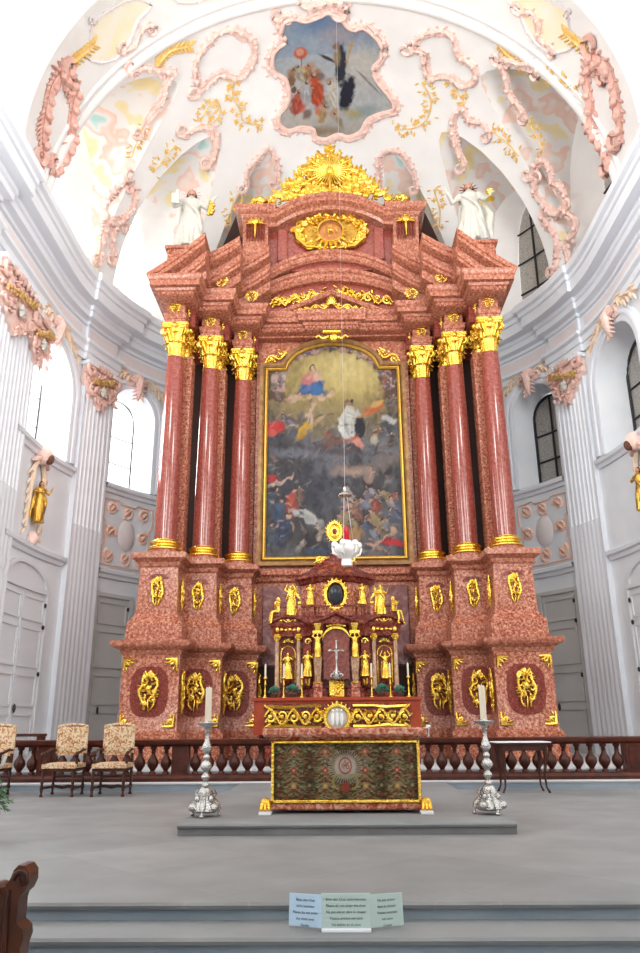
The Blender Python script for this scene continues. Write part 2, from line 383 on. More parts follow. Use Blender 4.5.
# vault with lunettes, both halves in one mesh; lunette reveals run out to window openings
def lun_loop(cs, hw, pz, k=1.35, n=12):
    z0 = 1.0; out = [(cs-hw, z0), (cs+hw, z0)]
    for i in range(n+1):
        t = i/n; out.append((cs+hw*(1-abs(2*t-1)**0 if False else cos(pi*t)), z0+(pz-z0)*(.28+.72*sin(pi*t)**.9) if 0 < t < 1 else z0+(pz-z0)*.28))
    return out
LUN = ((.65, 1.95, 52.5), (5.15, 1.7, 53), (8.95, 1.35, 56.5))
bm = nb(); bmr = [nb(), nb(), nb()]
for side in (-1, 1):
    K = R0*pi/180
    loops = [dense([(s, p*K) for s, p in lun_loop(*l)], .4) for l in LUN]
    V, F = cut_sheet(-4.3, 13.115, 0, 90*K*.985, .5, .5, loops)
    vs = [bm.verts.new(vault(side, v.x, v.y/K)) for v in V]
    for f in F:
        try: bm.faces.new([vs[i] for i in f])
        except ValueError: pass
    for q, (l, L) in enumerate(zip(LUN, loops)):
        cs, hw, pz = l
        zt, zt2 = ((20.9, 20.7), (20.6, 20.3), (20.2, 19.8))[q]; zb = 15.2
        za = [ZC+R0*sin(rad(p/K)) for s, p in L]; zmin, zmax = min(za), max(za)
        cw, k2 = ((.45, .56), (4.95, .42), (8.95, .4))[q]
        A = [bmr[0].verts.new(vault(side, s, p/K)) for s, p in L]; Bq, Bp = [], []
        for (s, p), z in zip(L, za):
            t = (z-zmin)/(zmax-zmin); Bq.append((*pl(side, cs+(s-cs)*.90, -.25), zb+(zt-zb)*t)); Bp.append((*pl(side, cw+(s-cs)*k2, -1.0), zb+.1+(zt2-zb-.1)*t))
        Bm = [bmr[0].verts.new(p) for p in Bq]
        for i in range(len(L)): bmr[0].faces.new((A[i], A[(i+1)%len(L)], Bm[(i+1)%len(L)], Bm[i]))
        B0 = [bmr[1].verts.new(p) for p in Bq]; B = [bmr[1].verts.new(p) for p in Bp]
        for i in range(len(L)): bmr[1].faces.new((B0[i], B0[(i+1)%len(L)], B[(i+1)%len(L)], B[i]))
        n = (3 if side < 0 else 7)+q
        if q < 2:
            hw2 = hw*k2
            w = nb(); c = w.verts.new((*pl(side, cw, -.98), 17.5)); e = [w.verts.new((*pl(side, cw+(s-cs)*k2, -.98), zz)) for (s, p), (_, _, zz) in zip(L, Bp)]
            for i in range(len(e)): w.faces.new((c, e[i], e[(i+1) % len(e)]))
            wo = struct('window_%d' % n, mesh_of(w, 'glass' if side < 0 else 'leaded'))
            w = nb(); bw = .02 if side < 0 else .045
            for z in (16.6, 17.9, 19.2): tube(w, [(*pl(side, cw+hw2*t*(1 if z < 18 else .86), -.95), z) for t in (-1, -.5, 0, .5, 1)], bw, 4)
            for s in (0,): tube(w, [(*pl(side, cw+hw2*s, -.95), z) for z in (15.3, zt2)], bw, 4)
            put('window_frame', mesh_of(w, 'trim' if side < 0 else 'iron'), wo)
        else:
            c = bmr[1].verts.new((*pl(side, cs, -1.0), 17.5))
            for i in range(len(B)): bmr[1].faces.new((c, B[i], B[(i+1) % len(B)]))
struct('ceiling', mesh_of(bm, 'plaster', ang=35))
def lun_mat():
    m, nt, b = new_mat('painted_lunette_plaster')
    tc = nt.nodes.new('ShaderNodeTexCoord'); n = nt.nodes.new('ShaderNodeTexNoise'); n.inputs['Scale'].default_value = .9; n.inputs['Detail'].default_value = 2
    r = nt.nodes.new('ShaderNodeValToRGB'); e = r.color_ramp.elements
    e[0].position = .3; e[0].color = rgb((.78,.64,.34)); e[1].position = .72; e[1].color = rgb((.40,.62,.60))
    for p, c in ((.40, (.78,.68,.44)), (.44, (.74,.73,.72)), (.51, (.76,.72,.70)), (.54, (.76,.54,.46)), (.60, (.76,.62,.56)), (.63, (.72,.72,.71))):
        k = e.new(p); k.color = rgb(c)
    r.color_ramp.interpolation = 'EASE'
    nt.links.new(tc.outputs['Object'], n.inputs['Vector']); nt.links.new(n.outputs['Fac'], r.inputs['Fac']); nt.links.new(r.outputs['Color'], b.inputs['Base Color'])
    b.inputs['Roughness'].default_value = .8; return m
M['lunette'] = lun_mat()
struct('trim_9', mesh_of(bmr[0], 'lunette', ang=35)); struct('trim_70', mesh_of(bmr[1], 'plaster', ang=35))
# ribs across the vault and the great arch in front
bm = nb()
for s, w, h in ((-1.2, .16, .12), (-1.55, .07, .07)):
    R = R0
    prof = ((-w, -.05), (-w, h*.5), (-w*.4, h), (w*.4, h), (w, h*.5), (w, -.05))
    rings = [[bm.verts.new(((R-d)*cos(pi*i/60), YC+s+q, ZC+(R-d)*sin(pi*i/60))) for q, d in prof] for i in range(61)]
    for i in range(60):
        for k in range(len(prof)-1): bm.faces.new((rings[i][k], rings[i][k+1], rings[i+1][k+1], rings[i+1][k]))
struct('trim_10', mesh_of(bm, 'plaster'))
bm = nb()
for y0, y1, ri in ((13.3, 15.0, 7.62), (11.2, 12.2, 7.75)):
    prof = ((y1+.15, 9.2), (y1+.15, ri+.55), (y1, ri+.2), (y1, ri), (y0, ri), (y0, ri+.2), (y0-.1, ri+.5), (y0-.1, 9.2))
    rings = [[bm.verts.new((r*cos(pi*i/48), y, 15.2+r*sin(pi*i/48))) for y, r in prof] for i in range(49)]
    for i in range(48):
        for k in range(len(prof)-1): bm.faces.new((rings[i][k], rings[i][k+1], rings[i+1][k+1], rings[i+1][k]))
struct('trim_11', mesh_of(bm, 'plaster', ang=30))

# great cornice, ressauts
CORN = [(0,12.35),(.08,12.35),(.08,12.58),(.14,12.60),(.14,12.80),(.24,12.86),(.24,12.97),(.02,12.98),(.02,13.55),(.10,13.57),(.10,13.68),(.28,13.73),(.28,13.92),(.34,13.96),(.34,14.10),(.62,14.12),(.62,14.48),(.68,14.51),(.68,14.66),(.78,14.72),(.78,14.94),(.73,15.02),(0,15.06)]
def cornice(name, side, s0, s1, e=0, ends=False, mat_='trim', prof=CORN, step=.4):
    bm = nb(); rings = []
    n = max(2, int((s1-s0)/step))
    for d, z in prof:
        g = d if ends else 0; row = []
        if ends: row.append((*pl(side, s0-g, d*.0), z))
        for i in range(n+1): row.append((*pl(side, (s0-g)+(s1-s0+2*g)*i/n, e+d), z))
        if ends: row.append((*pl(side, s1+g, 0), z))
        rings.append([bm.verts.new(p) for p in row])
    for i in range(len(rings)-1):
        for k in range(len(rings[i])-1): bm.faces.new((rings[i][k], rings[i][k+1], rings[i+1][k+1], rings[i+1][k]))
    return struct(name, mesh_of(bm, mat_, ang=9))
tn = 12
def pilaster(name, side, s0, s1, d, z0, z1, flutes):
    """fluted shaft, flutes shallower in the lower third"""
    w = (s1-s0)/(flutes*1.0+.6); prof_hi, prof_lo = [(s0, -.02), (s0, d)], [(s0, -.02), (s0, d)]
    s = s0+.3*w
    for k in range(flutes):
        for q, (f, dep) in enumerate(((.15, 0), (.3, .035), (.5, .05), (.7, .035), (.85, 0))):
            prof_hi.append((s+f*w, d-dep)); prof_lo.append((s+f*w, d-dep*.25))
        s += w
    for P in (prof_hi, prof_lo): P += [(s1, d), (s1, -.02)]
    bm = nb(); zs = [(z0, prof_lo), (z0+(z1-z0)*.55, prof_lo), (z0+(z1-z0)*.55+.05, prof_hi), (z1, prof_hi)]
    rings = [[bm.verts.new((*pl(side, s, dd), z)) for s, dd in P] for z, P in zs]
    for i in range(3):
        for k in range(len(prof_hi)-1): bm.faces.new((rings[i][k], rings[i][k+1], rings[i+1][k+1], rings[i+1][k]))
    struct(name, mesh_of(bm, 'trim', ang=20))
def capital_stucco(side, s0, s1, d, z0, z1, label):
    """pink rocaille pilaster capital with a gold garland"""
    c = (s0+s1)/2; w = (s1-s0)/2; x, y = pl(side, c, d); t = root('stucco_capital', label, 'capital', (x, y, z0))
    ang = atan2(*(lambda a, b: (b[1]-a[1], b[0]-a[0]))(pl(side, s0, d), pl(side, s1, d)))
    if side > 0: ang += pi
    H = z1-z0
    bm = nb(); box(bm, -w-.10, w+.10, -.12, .1, H-.10, H); box(bm, -w-.16, -w+.3, -.2, .1, H-.16, H-.04); box(bm, w-.3, w+.16, -.2, .1, H-.16, H-.04)
    a = put('abacus', mesh_of(bm, 'trim'), t, rot=(0, 0, ang))
    r = random.Random(int(s0*10)+side); bm = nb()
    prism(bm, [(-w*1.12, H*.9), (-w*1.15, H*.45), (-w*.85, H*.22), (-w*.5, H*.12), (0, -H*.12), (w*.45, H*.10), (w*.85, H*.3), (w*1.15, H*.5), (w*1.1, H*.9)], -.06, .12)
    put('capital_shield', mesh_of(bm, 'pinkst'), t, rot=(0, 0, ang)); bm = nb()
    for sx in (-1, 1):
        tube(bm, spiral(sx*w*.85, H*.78, .24, .05, 90, 90+sx*-420, 18, -.12), taper(19, .09, .05), 6)
        tube(bm, spiral(sx*w*.7, H*.32, .17, .04, 30, 30+sx*400, 14, -.10), taper(15, .07, .04), 6)
        for i in range(8): z = H*(.75-.08*i); leaf(bm, (sx*w*(1.0-.08*i), -.08, z), (sx*w*(1.28-.1*i), -.07, z-.12+.1*(i % 2)), .075)
    for i in range(34):
        xx = r.uniform(-w, w); zz = r.uniform(H*.1, H*.85)*(1-.25*abs(xx)/w); a = r.uniform(0, 2*pi); leaf(bm, (xx, -.08, zz), (xx+.2*cos(a), -.13, zz+.2*sin(a)), .06, .045)
    for i in range(9): xx = -w*.9+w*1.8*i/8; leaf(bm, (xx, -.1, H*.85), (xx*1.05, -.18, H*.85+.26-.12*abs(i-4)/4), .10)
    for i in range(6): leaf(bm, (0, -.1, H*.1-.04*i), ((-1)**i*.14, -.12, -.05*i), .05)
    put('rocaille_scrolls', mesh_of(bm, 'pinkdk2'), t, rot=(0, 0, ang)); bm = nb()
    for i in range(26):
        f = r.random(); xx = -w*.9+1.8*w*f; zz = H*.80-H*.36*f*side*-1*-1 if False else H*(.80-.34*(f if side > 0 else 1-f)); blob(bm, (xx, -.19, zz+r.uniform(-.07, .07)), (.065, .05, .065)); leaf(bm, (xx, -.18, zz), (xx+r.uniform(-.14, .14), -.2, zz-.14), .04)
    put('gilt_garland', mesh_of(bm, 'ochredk'), t, rot=(0, 0, ang))
    bm = nb(); blob(bm, (0, -.17, H*.34), (.15, .08, .17))
    for k in range(6): leaf(bm, (0, -.17, H*.34), (.2*cos(k*1.05), -.2, H*.34+.2*sin(k*1.05)), .06)
    put('white_flower', mesh_of(bm, 'statue'), t, rot=(0, 0, ang))
for side in (-1, 1):
    nm = 'left' if side < 0 else 'right'
    cornice('trim_%d' % tn, side, -4.3, 13.1); tn += 1
    cornice('trim_%d' % tn, side, 2.35, 3.85, .10, True); tn += 1
    pilaster('trim_%d' % tn, side, 2.38, 3.82, .16, .3, 12.35, 7); tn += 1
    # pale pink frieze fields
    for (a, b, e) in ((2.42, 3.8, .165), (-4.0, 2.1, .065), (4.1, 8, .065)):
        e -= .035; bm = nb(); n = 16; r1 = [bm.verts.new((*pl(side, a+(b-a)*i/n, e+.005), 13.03)) for i in range(n+1)]; r2 = [bm.verts.new((*pl(side, a+(b-a)*i/n, e+.005), 13.46)) for i in range(n+1)]
        r0 = [bm.verts.new((*pl(side, a+(b-a)*i/n, e-.05), 13.03)) for i in range(n+1)]; r3 = [bm.verts.new((*pl(side, a+(b-a)*i/n, e-.05), 13.46)) for i in range(n+1)]
        for A, B in ((r0, r1), (r1, r2), (r2, r3)):
            for i in range(n): bm.faces.new((A[i], A[i+1], B[i+1], B[i]))
        struct('trim_%d' % tn, mesh_of(bm, 'frieze')); tn += 1
    # ledges between the pilasters
    LED = [(0, -.16), (.07, -.16), (.10, -.06), (.18, -.02), (.20, .08), (.12, .12), (0, .14)]
    for a, b in ((-1.35, 2.3), (3.88, 9.5)):
        for zz in (8.55, 5.76):
            cornice('trim_%d' % tn, side, a, b, 0, False, prof=[(d, z+zz) for d, z in LED], step=.3); tn += 1
    # grey wall field under the lower ledge of bay 1
    capital_stucco(side, 2.4, 3.8, .2, 11.0, 12.3, 'pink stucco capital with gold garland on the fluted pilaster nearest the altar, %s wall' % nm)
    # near pilaster group
    if side < 0:
        pilaster('trim_%d' % tn, side, -3.6, -.85, .16, .3, 12.35, 12); tn += 1
        cornice('trim_%d' % tn, side, -6.3, -3.95, .10, True); tn += 1
        capital_stucco(side, -3.5, -1.3, .2, 10.8, 12.3, 'large pink stucco capital of the pilaster at the edge of the photo, left wall')
        capital_stucco(side, -1.45, -.35, .22, 10.7, 12.0, 'pink stucco cartouche with gold flowers on the arch beside the large capital')

def arch_ornament(side, s, z, w, label):
    x, y = pl(side, s, .12); a, b = pl(side, s-.3, .12), pl(side, s+.3, .12); ang = atan2(b[1]-a[1], b[0]-a[0])+(pi if side > 0 else 0)
    t = root('stucco_keystone', label, 'ornament', (x, y, z)); bm = nb()
    tube(bm, [(0, -.06, .42), (0, -.16, .2), (0, -.14, -.1), (0, -.05, -.48)], (.12, .16, .12, .04), 7)
    for k in range(9): a = pi*(k/8); leaf(bm, (.05*cos(a), -.12, .15), (.36*cos(a), -.12, .2+.34*sin(a)), .09, .05)
    for k in range(8): leaf(bm, ((-1)**k*.06, -.1, .1-.07*k), ((-1)**k*.26, -.08, -.04-.07*k), .07, .04)
    for sx in (-1, 1):
        tube(bm, spiral(sx*.3, .2, .2, .06, 90, 90-sx*380, 14), .07, 6)
    put('pink_mask', mesh_of(bm, 'pinkst'), t, rot=(0, 0, ang)); bm = nb()
    for sx in (-1, 1):
        for i in range(7):
            u = i/6; px = sx*(.4+w*u); pz = .42-.35*u*u+.08*sin(9*u)
            a0, b0 = (px, -.06, pz), (px+sx*.28, -.06, pz-.12+.1*(i % 2)); leaf(bm, a0, b0, .07); leaf(bm, (px, -.06, pz-.08), (px+sx*.12, -.06, pz-.36), .05)
            tube(bm, spiral(px, pz-.1, .15, .04, 0, sx*300, 9, -.04), .035, 5)
    put('pale_gold_scrolls', mesh_of(bm, 'ochre2'), t, rot=(0, 0, ang))
for side in (-1, 1):
    nm = 'left' if side < 0 else 'right'
    arch_ornament(side, 4.92, 12.35, 1.0, 'pink keystone with pale gold scrolls over the small arched window beside the altar, %s wall' % nm)
    arch_ornament(side, .4, 12.3, 1.2, 'pink keystone with pale gold scrolls over the large arched window, %s wall' % nm)
# painted oval panels between the ledges of bay 1
for side in (-1, 1):
    nm = 'left' if side < 0 else 'right'
    c = 5.0; t = root('stucco_relief', 'pink scrollwork relief round an oval medallion beneath the window, %s of the altar' % nm, 'ornament', (*pl(side, c, 0), 5.9))
    X0, Y0 = pl(side, c, 0)
    def W(s, z, d): x, y = pl(side, c+s, d); return Vector((x-X0, y-Y0, z))
    bm = nb(); n = 24
    ring = [bm.verts.new(W(.36*cos(2*pi*i/n), 1.2+.52*sin(2*pi*i/n), .03)) for i in range(n)]; ring2 = [bm.verts.new(W(.25*cos(2*pi*i/n), 1.2+.4*sin(2*pi*i/n), .09)) for i in range(n)]
    cc = bm.verts.new(W(0, 1.2, .10))
    for i in range(n): bm.faces.new((ring[i], ring[(i+1)%n], ring2[(i+1)%n], ring2[i])); bm.faces.new((ring2[i], ring2[(i+1)%n], cc))
    put('oval_medallion', mesh_of(bm, 'frieze'), t)
    bm = nb()
    for sx, sz, kk in ((-1, 1, 0), (1, 1, 1), (-1, -1, 2), (1, -1, 3), (0, 1, 4), (0, -1, 5), (-1, 0, 6), (1, 0, 7)):
        px, pz = sx*.68, 1.2+sz*.78
        for q in range(3):
            pts = [W(px+(.24-.05*q)*cos(a*.8+kk+q*2)*(1-a*.1), pz+(.24-.05*q)*sin(a*.8+kk+q*2)*(1-a*.1), .03) for a in range(7)]
            tube(bm, pts, taper(7, .06, .03), 5, .5)
        leaf(bm, W(px-.1, pz-.1, .03), W(px+.12, pz+.14, .05), .10, .04)
    for a in range(2):
        pass
    B = [(-1, .12), (1, .12), (1, .7), (.9, .8), (.9, 1.5), (1, 1.6), (1, 2.25), (.4, 2.3), (.3, 2.2), (-.3, 2.2), (-.4, 2.3), (-1, 2.25), (-1, 1.6), (-.9, 1.5), (-.9, .8), (-1, .7), (-1, .12)]
    tube(bm, [W(s*1.02, z, .02) for s, z in B], .03, 4)
    put('pink_scrolls', mesh_of(bm, 'ochrepink'), t)
# doors
def door(n, side, s0, s1, z0, z1, leaves, m, arched):
    bm = nb(); d = .05
    def slab(a, b, za, zb, da, db):
        k = 3
        g = [[[bm.verts.new((*pl(side, a+(b-a)*i/k, dd), z)) for dd in (da, db)] for z in (za, zb)] for i in range(k+1)]
        for i in range(k):
            p, q = g[i], g[i+1]
            for A in ((p[0][1], q[0][1], q[1][1], p[1][1]), (p[1][0], p[1][1], q[1][1], q[1][0]), (p[0][0], q[0][0], q[0][1], p[0][1])): bm.faces.new(A)
        for p in (g[0], g[-1]): bm.faces.new((p[0][0], p[0][1], p[1][1], p[1][0]))
    w = (s1-s0)/leaves; slab(s0, s1, z0, z1, 0, d)
    o = struct('door_%d' % n, mesh_of(bm, m)); bm = nb()
    for k in range(leaves):
        a = s0+k*w+.07; b = s0+(k+1)*w-.07; hs = [(.03, .27), (.31, .5), (.54, .78), (.82, .97)]
        for lo, hi in hs:
            za, zb = z0+(z1-z0)*lo, z0+(z1-z0)*hi
            for (p, q, r_, t_) in ((a, a+.06, za, zb), (b-.06, b, za, zb), (a+.06, b-.06, zb-.06, zb), (a+.06, b-.06, za, za+.06)): slab(p, q, r_, t_, d, d+.035)
    slab(s0-.14, s0, z0, z1+.12, 0, .11); slab(s1, s1+.14, z0, z1+.12, 0, .11); slab(s0, s1, z1, z1+.12, 0, .11)
    if leaves == 2: slab(s0+w-.03, s0+w+.03, z0, z1, d, d+.04)
    put('door_panels', mesh_of(bm, m), o); bm = nb()
    for z in (z0+.3, z0+2.2, z1-.9, z1-.3):
        for s in ((s0+.06, s1-.06) if leaves == 2 else ((s0+.06,) if side > 0 else (s1-.06,))): x, y = pl(side, s, d+.05); blob(bm, (x, y, z), (.04, .04, .07))
    x, y = pl(side, (s0+s1)/2+(.1 if leaves == 2 else (.35 if side > 0 else -.35)), d+.08); blob(bm, (x, y, z0+1.3), (.04, .05, .12))
    put('door_handle', mesh_of(bm, 'iron'), o)
    if arched:
        bm = nb(); c = (s0+s1)/2; hw = (s1-s0)/2; k = 12
        r = [[bm.verts.new((*pl(side, c+hw*f*cos(pi*i/k), dd), z1+.1+.62*f*sin(pi*i/k))) for f, dd in ((1.08, 0), (1.08, .1), (.94, .1), (.94, .03))] for i in range(k+1)]
        for i in range(k):
            for q in range(3): bm.faces.new((r[i][q], r[i][q+1], r[i+1][q+1], r[i+1][q]))
        cc = bm.verts.new((*pl(side, c, .03), z1+.1))
        for i in range(k): bm.faces.new((cc, r[i][3], r[i+1][3]))
        put('door_arch', mesh_of(bm, m), o)
door(1, -1, -.85, 1.65, .3, 4.65, 2, 'door', True)
door(2, -1, 3.98, 5.3, .3, 5.0, 1, 'doorgrey', False)
door(3, 1, 4.0, 5.4, .3, 5.0, 1, 'doorgrey', False)
door(4, 1, -.85, 1.65, .3, 4.65, 2, 'door', True)
# statue niches in bay 2
def wall_local(side, c, z):
    X0, Y0 = pl(side, c, 0)
    return X0, Y0, (lambda s, zz, d: Vector((pl(side, c+s, d)[0]-X0, pl(side, c+s, d)[1]-Y0, zz)))
# ------------------------------------------------------------------ floor and steps
def slab_step(name, m, x0, x1, y0, y1, zt, zb, nose=.035, rm='riser'):
    bm = nb(); prof = [(y0, zb), (y0, zt-.055), (y0-nose, zt-.045), (y0-nose-.012, zt-.022), (y0-nose, zt-.003), (y0-nose+.01, zt), (y1, zt), (y1, zb)]
    a = [bm.verts.new((x0, y, z)) for y, z in prof]; b = [bm.verts.new((x1, y, z)) for y, z in prof]; n = len(prof)
    bm.faces.new(a); bm.faces.new(b[::-1])
    for i in range(n): f = bm.faces.new((a[i], b[i], b[(i+1)%n], a[(i+1)%n]))
    me = mesh_of(bm, [m, rm], ang=30)
    for p in me.polygons:
        if abs(p.normal.y) > .5 and p.center.z < zt-.05: p.material_index = 1
    return struct(name, me)
slab_step('floor_chancel', 'floor', -8.6, 8.6, 6.0, 27.5, 0, -.12)
slab_step('floor_step', 'stone', -8.6, 8.6, 5.58, 6.05, -.12, -.25)
slab_step('floor_step', 'stone', -8.6, 8.6, 5.12, 5.62, -.25, -.38)
bm = nb(); box(bm, -9.5, 9.5, -8, 5.2, -.5, -.38); struct('floor_nave', mesh_of(bm, 'stone'))
slab_step('floor_platform', 'stone', -1.83, 1.98, 9.24, 15.2, .13, 0, .03, 'platform')
slab_step('floor_balustrade_step', 'lightstone', -8.4, 8.4, 15.2, 16.6, .15, 0, .02)
slab_step('floor_sanctuary', 'lightstone', -8.4, 8.4, 16.4, 27.3, .3, .1, .02)

# ------------------------------------------------------------------ gold ornament library (local x,z plane, relief towards -y)
def cart_mesh(w, h, seed, m='gold', n=6):
    """dense rocaille cartouche: shell on top, scrolls down both sides, hanging leaf at the foot"""
    r = random.Random(seed); bm = nb(); fl = r.choice((-1, 1))
    def hw(t): return w*.5*(sin(pi*min(1, max(0, t*.86+.10)))**.75)*(.75+.5*t)      # half width from foot (0) to top (1)
    for sx in (-1, 1):
        P = [(sx*hw(t/8)*r.uniform(.72, .95)+fl*w*.08*sin(t*1.4), -.02-.02*(t % 2), h*(t/8-.5)) for t in range(9)]; tube(bm, P, [h*(.022+.03*sin(pi*t/8)) for t in range(9)], 6)
        for t, q, a in ((.30, .10, 40), (.52, .13, 160), (.74, .15, 250), (.9, .09, 90)):
            t += r.uniform(-.05, .05); cx, cz = sx*hw(t)*.55, h*(t-.5); tube(bm, spiral(cx, cz, q*h*.85, .012*h, a*sx, a*sx+sx*fl*400, 11, -.035), taper(12, .038*h, .022*h), 5)
    for i in range(16):
        t = r.uniform(.15, .9); x = r.uniform(-.5, .5)*hw(t); z = h*(t-.5); b = r.uniform(0, 6.3); leaf(bm, (x, -.04, z), (x+.10*h*cos(b), -.06, z+.12*h*sin(b)), .04*h, .03*h, 5)
    for i in range(24):
        t = r.random(); sx = r.choice((-1, 1)); x = sx*hw(t); z = h*(t-.5); d = r.uniform(-.5, .8); leaf(bm, (x*.6, -.03, z), (x*1.12+sx*w*.06, -.02, z+h*.10*d), .035*h, .022*h, 5)
    for i in range(5): a = pi*(.15+.7*i/4); leaf(bm, (0, -.03, h*.30), (w*.36*cos(a), -.04, h*.34+h*.16*sin(a)), .04*h, .03*h, 6)
    leaf(bm, (0, -.02, -h*.2), (fl*w*.06, -.02, -h*.56), .05*h, .03*h); blob(bm, (0, -.05, h*.05), (w*.13, .05, h*.10)); return mesh_of(bm, m)
def corner_mesh(w, sx, sz):
    bm = nb()
    tube(bm, [(sx*w*.45, 0, -sz*w*.5), (sx*w*.42, -.01, 0), (sx*w*.4, -.01, sz*w*.42), (0, -.01, sz*w*.45), (-sx*w*.5, 0, sz*w*.45)], (.02, .04, .05, .04, .02), 5)
    tube(bm, spiral(sx*w*.12, sz*w*.15, w*.25, .02, 45, 400, 10, -.01), taper(11, .035, .02), 5)
    leaf(bm, (sx*w*.3, -.01, -sz*w*.1), (sx*w*.1, -.01, -sz*w*.55), .04); leaf(bm, (sx*w*.0, -.01, sz*w*.3), (-sx*w*.5, -.01, sz*w*.1), .04)
    leaf(bm, (sx*w*.3, -.02, sz*w*.3), (-sx*w*.15, -.02, -sz*w*.15), .05)
    return mesh_of(bm, 'gold')
def scroll_run(bm, x0, x1, zf, amp, rr, n, y=0, seed=1, lf=.8):
    """running acanthus scroll from x0 to x1 following height zf(x)"""
    r = random.Random(seed); P = []
    for i in range(n*8+1):
        t = i/(n*8); x = x0+(x1-x0)*t; P.append((x, y-.02, zf(x)+amp*sin(2*pi*t*n/2)))
    tube(bm, P, rr, 6); dx = (x1-x0)/n
    for k in range(n):
        t = (k+.5)/n; x = x0+(x1-x0)*t; up = 1 if k % 2 == 0 else -1; z = zf(x)
        tube(bm, spiral(x, z-up*amp*.15, amp*.75, amp*.12, 90*up, 90*up-up*450*(1 if dx > 0 else -1), 14, y-.03), taper(15, rr*.95, rr*.6), 5)
        for j in range(11):
            a = r.uniform(0, 2*pi); q = amp*r.uniform(.55, 1.05); leaf(bm, (x+q*.8*cos(a), y-.02, z+q*.8*sin(a)), (x+q*1.45*cos(a+.3), y-.01, z+q*1.3*sin(a+.3)), rr*1.3, rr*.8, 5)
        blob(bm, (x, y-.06, z), (rr*1.6, rr, rr*1.6), None, 6)

# ------------------------------------------------------------------ figures
def body_bm(arms, lean=0, hem=.15, cloak=True, legs=None, seed=1):
    """robed human figure, height 1, facing -y"""
    r = random.Random(seed); bm = nb(); hx = .018
    if legs is None:
        lathe(bm, [(hem*.9, .0), (hem, .03), (hem*.9, .2), (.115, .42), (.112, .52), (.088, .62), (.105, .74), (.11, .79), (.07, .845), (.035, .865)], 18, (0, 0, 0), 1.0, .78)
        for k in range(15):
            a = 2*pi*k/15+r.uniform(-.1, .1); b = a+r.uniform(-.25, .25); q = hem+r.uniform(-.01, .03)
            tube(bm, [(.095*cos(a)+hx, .07*sin(a), .56), (.12*cos(a), .1*sin(a), .38), (q*.95*cos(b), q*.8*sin(b), .16), (q*1.03*cos(b), q*.85*sin(b), .005)], (.012, .02, .026, .03), 5)
        for sx in (-1, 1): blob(bm, (sx*.06, -hem*.8, .02), (.03, .065, .022))
    else:
        lathe(bm, [(.09, .47), (.11, .52), (.088, .62), (.105, .74), (.11, .79), (.07, .845), (.035, .865)], 14, (0, 0, 0), 1, .75)
        for L in legs: tube(bm, L, (.065, .055, .042, .03, .022)[:len(L)], 8); blob(bm, Vector(L[-1])+Vector((0, -.035, -.01)), (.025, .055, .02))
    if cloak:
        for k in range(5):
            o = k*.022; tube(bm, [(-.12+o, -.02, .82), (-.03+o, -.095, .7-o), (.08+o*.3, -.1, .58-o), (.13, -.04, .48-o*1.5), (.15, .02, .3-o)], (.014, .018, .02, .024, .02), 5)
        for k in range(4): tube(bm, [(-.1+.06*k, .07, .82), (-.12+.07*k, .11, .5), (-.15+.1*k, .13, .1)], (.03, .035, .035), 5)
    tube(bm, [(0, 0, .83), (0, -.005, .885)], (.038, .03), 8)
    blob(bm, (0, -.008, .93), (.044, .052, .062), None, 12)
    leaf(bm, (0, -.056, .945), (0, -.068, .918), .009, .01); blob(bm, (0, -.05, .895), (.014, .012, .006)); blob(bm, (0, -.042, .88), (.02, .018, .016))
    for sx in (-1, 1):
        blob(bm, (sx*.017, -.052, .94), (.008, .006, .005)); blob(bm, (sx*.044, 0, .93), (.008, .012, .018)); blob(bm, (sx*.105, 0, .80), (.045, .045, .04))
    for A in arms:
        tube(bm, A, (.046, .042, .036, .026)[:len(A)] if len(A) > 3 else (.046, .04, .028), 8)
        e = Vector(A[-1]); d = (e-Vector(A[-2])).normalized(); u = d.cross(Vector((0, 1, .2))).normalized()
        blob(bm, e+d*.025, (.02, .014, .03), d)
        for f in range(4): tube(bm, [e+d*.04+u*(.016-.011*f), e+d*(.07-.004*abs(f-1))+u*(.019-.013*f), e+d*(.088-.005*abs(f-1))+u*(.017-.012*f)+Vector((0, -.008, 0))], (.006, .0055, .004), 5)
        tube(bm, [e+u*.016, e+u*.034+d*.02, e+u*.036+d*.04], (.007, .006, .005), 5)
    return bm
def figure(name, label, cat, loc, H, m, arms, rotz=0, seed=1, head=None, hair='hair', parent=None, vox=.011, wings=False, legs=None, cloak=True, hem=.15, tilt=(0, 0)):
    bm = body_bm(arms, seed=seed, legs=legs, cloak=cloak, hem=hem)
    if wings:
        for sx in (-1, 1):
            for k in range(6): leaf(bm, (sx*.06, .08, .78), (sx*(.2+.03*k), .14, 1.0-.11*k), .035, .02)
    me = remeshed(bm, m, vox); 
    if parent is not None: t = put(name, me, parent, loc, (tilt[0], tilt[1], rotz), (H, H, H)); base = t
    else:
        t = root(name, label, cat, loc, rotz); base = put('body', me, t, scale=(H, H, H), rot=(tilt[0], tilt[1], 0))
    if head:
        me.materials.append(M[head])
        for p in me.polygons:
            if p.center.z > .875: p.material_index = 1
    bm = nb(); blob(bm, (0, .012, .95), (.05, .052, .056), None, 10)
    for k in range(8):
        a = pi*k/7; tube(bm, [(.04*cos(a), .02+.03*sin(a), .95), (.052*cos(a), .02+.04*sin(a), .9), (.046*cos(a), .03+.035*sin(a), .865)], (.014, .015, .008), 5)
    for k in range(5): leaf(bm, ((k-2)*.011, -.045, .90), ((k-2)*.008, -.055, .868), .009) if head == 'skin' else None
    put('hair', mesh_of(bm, hair if head else m), base)
    return t

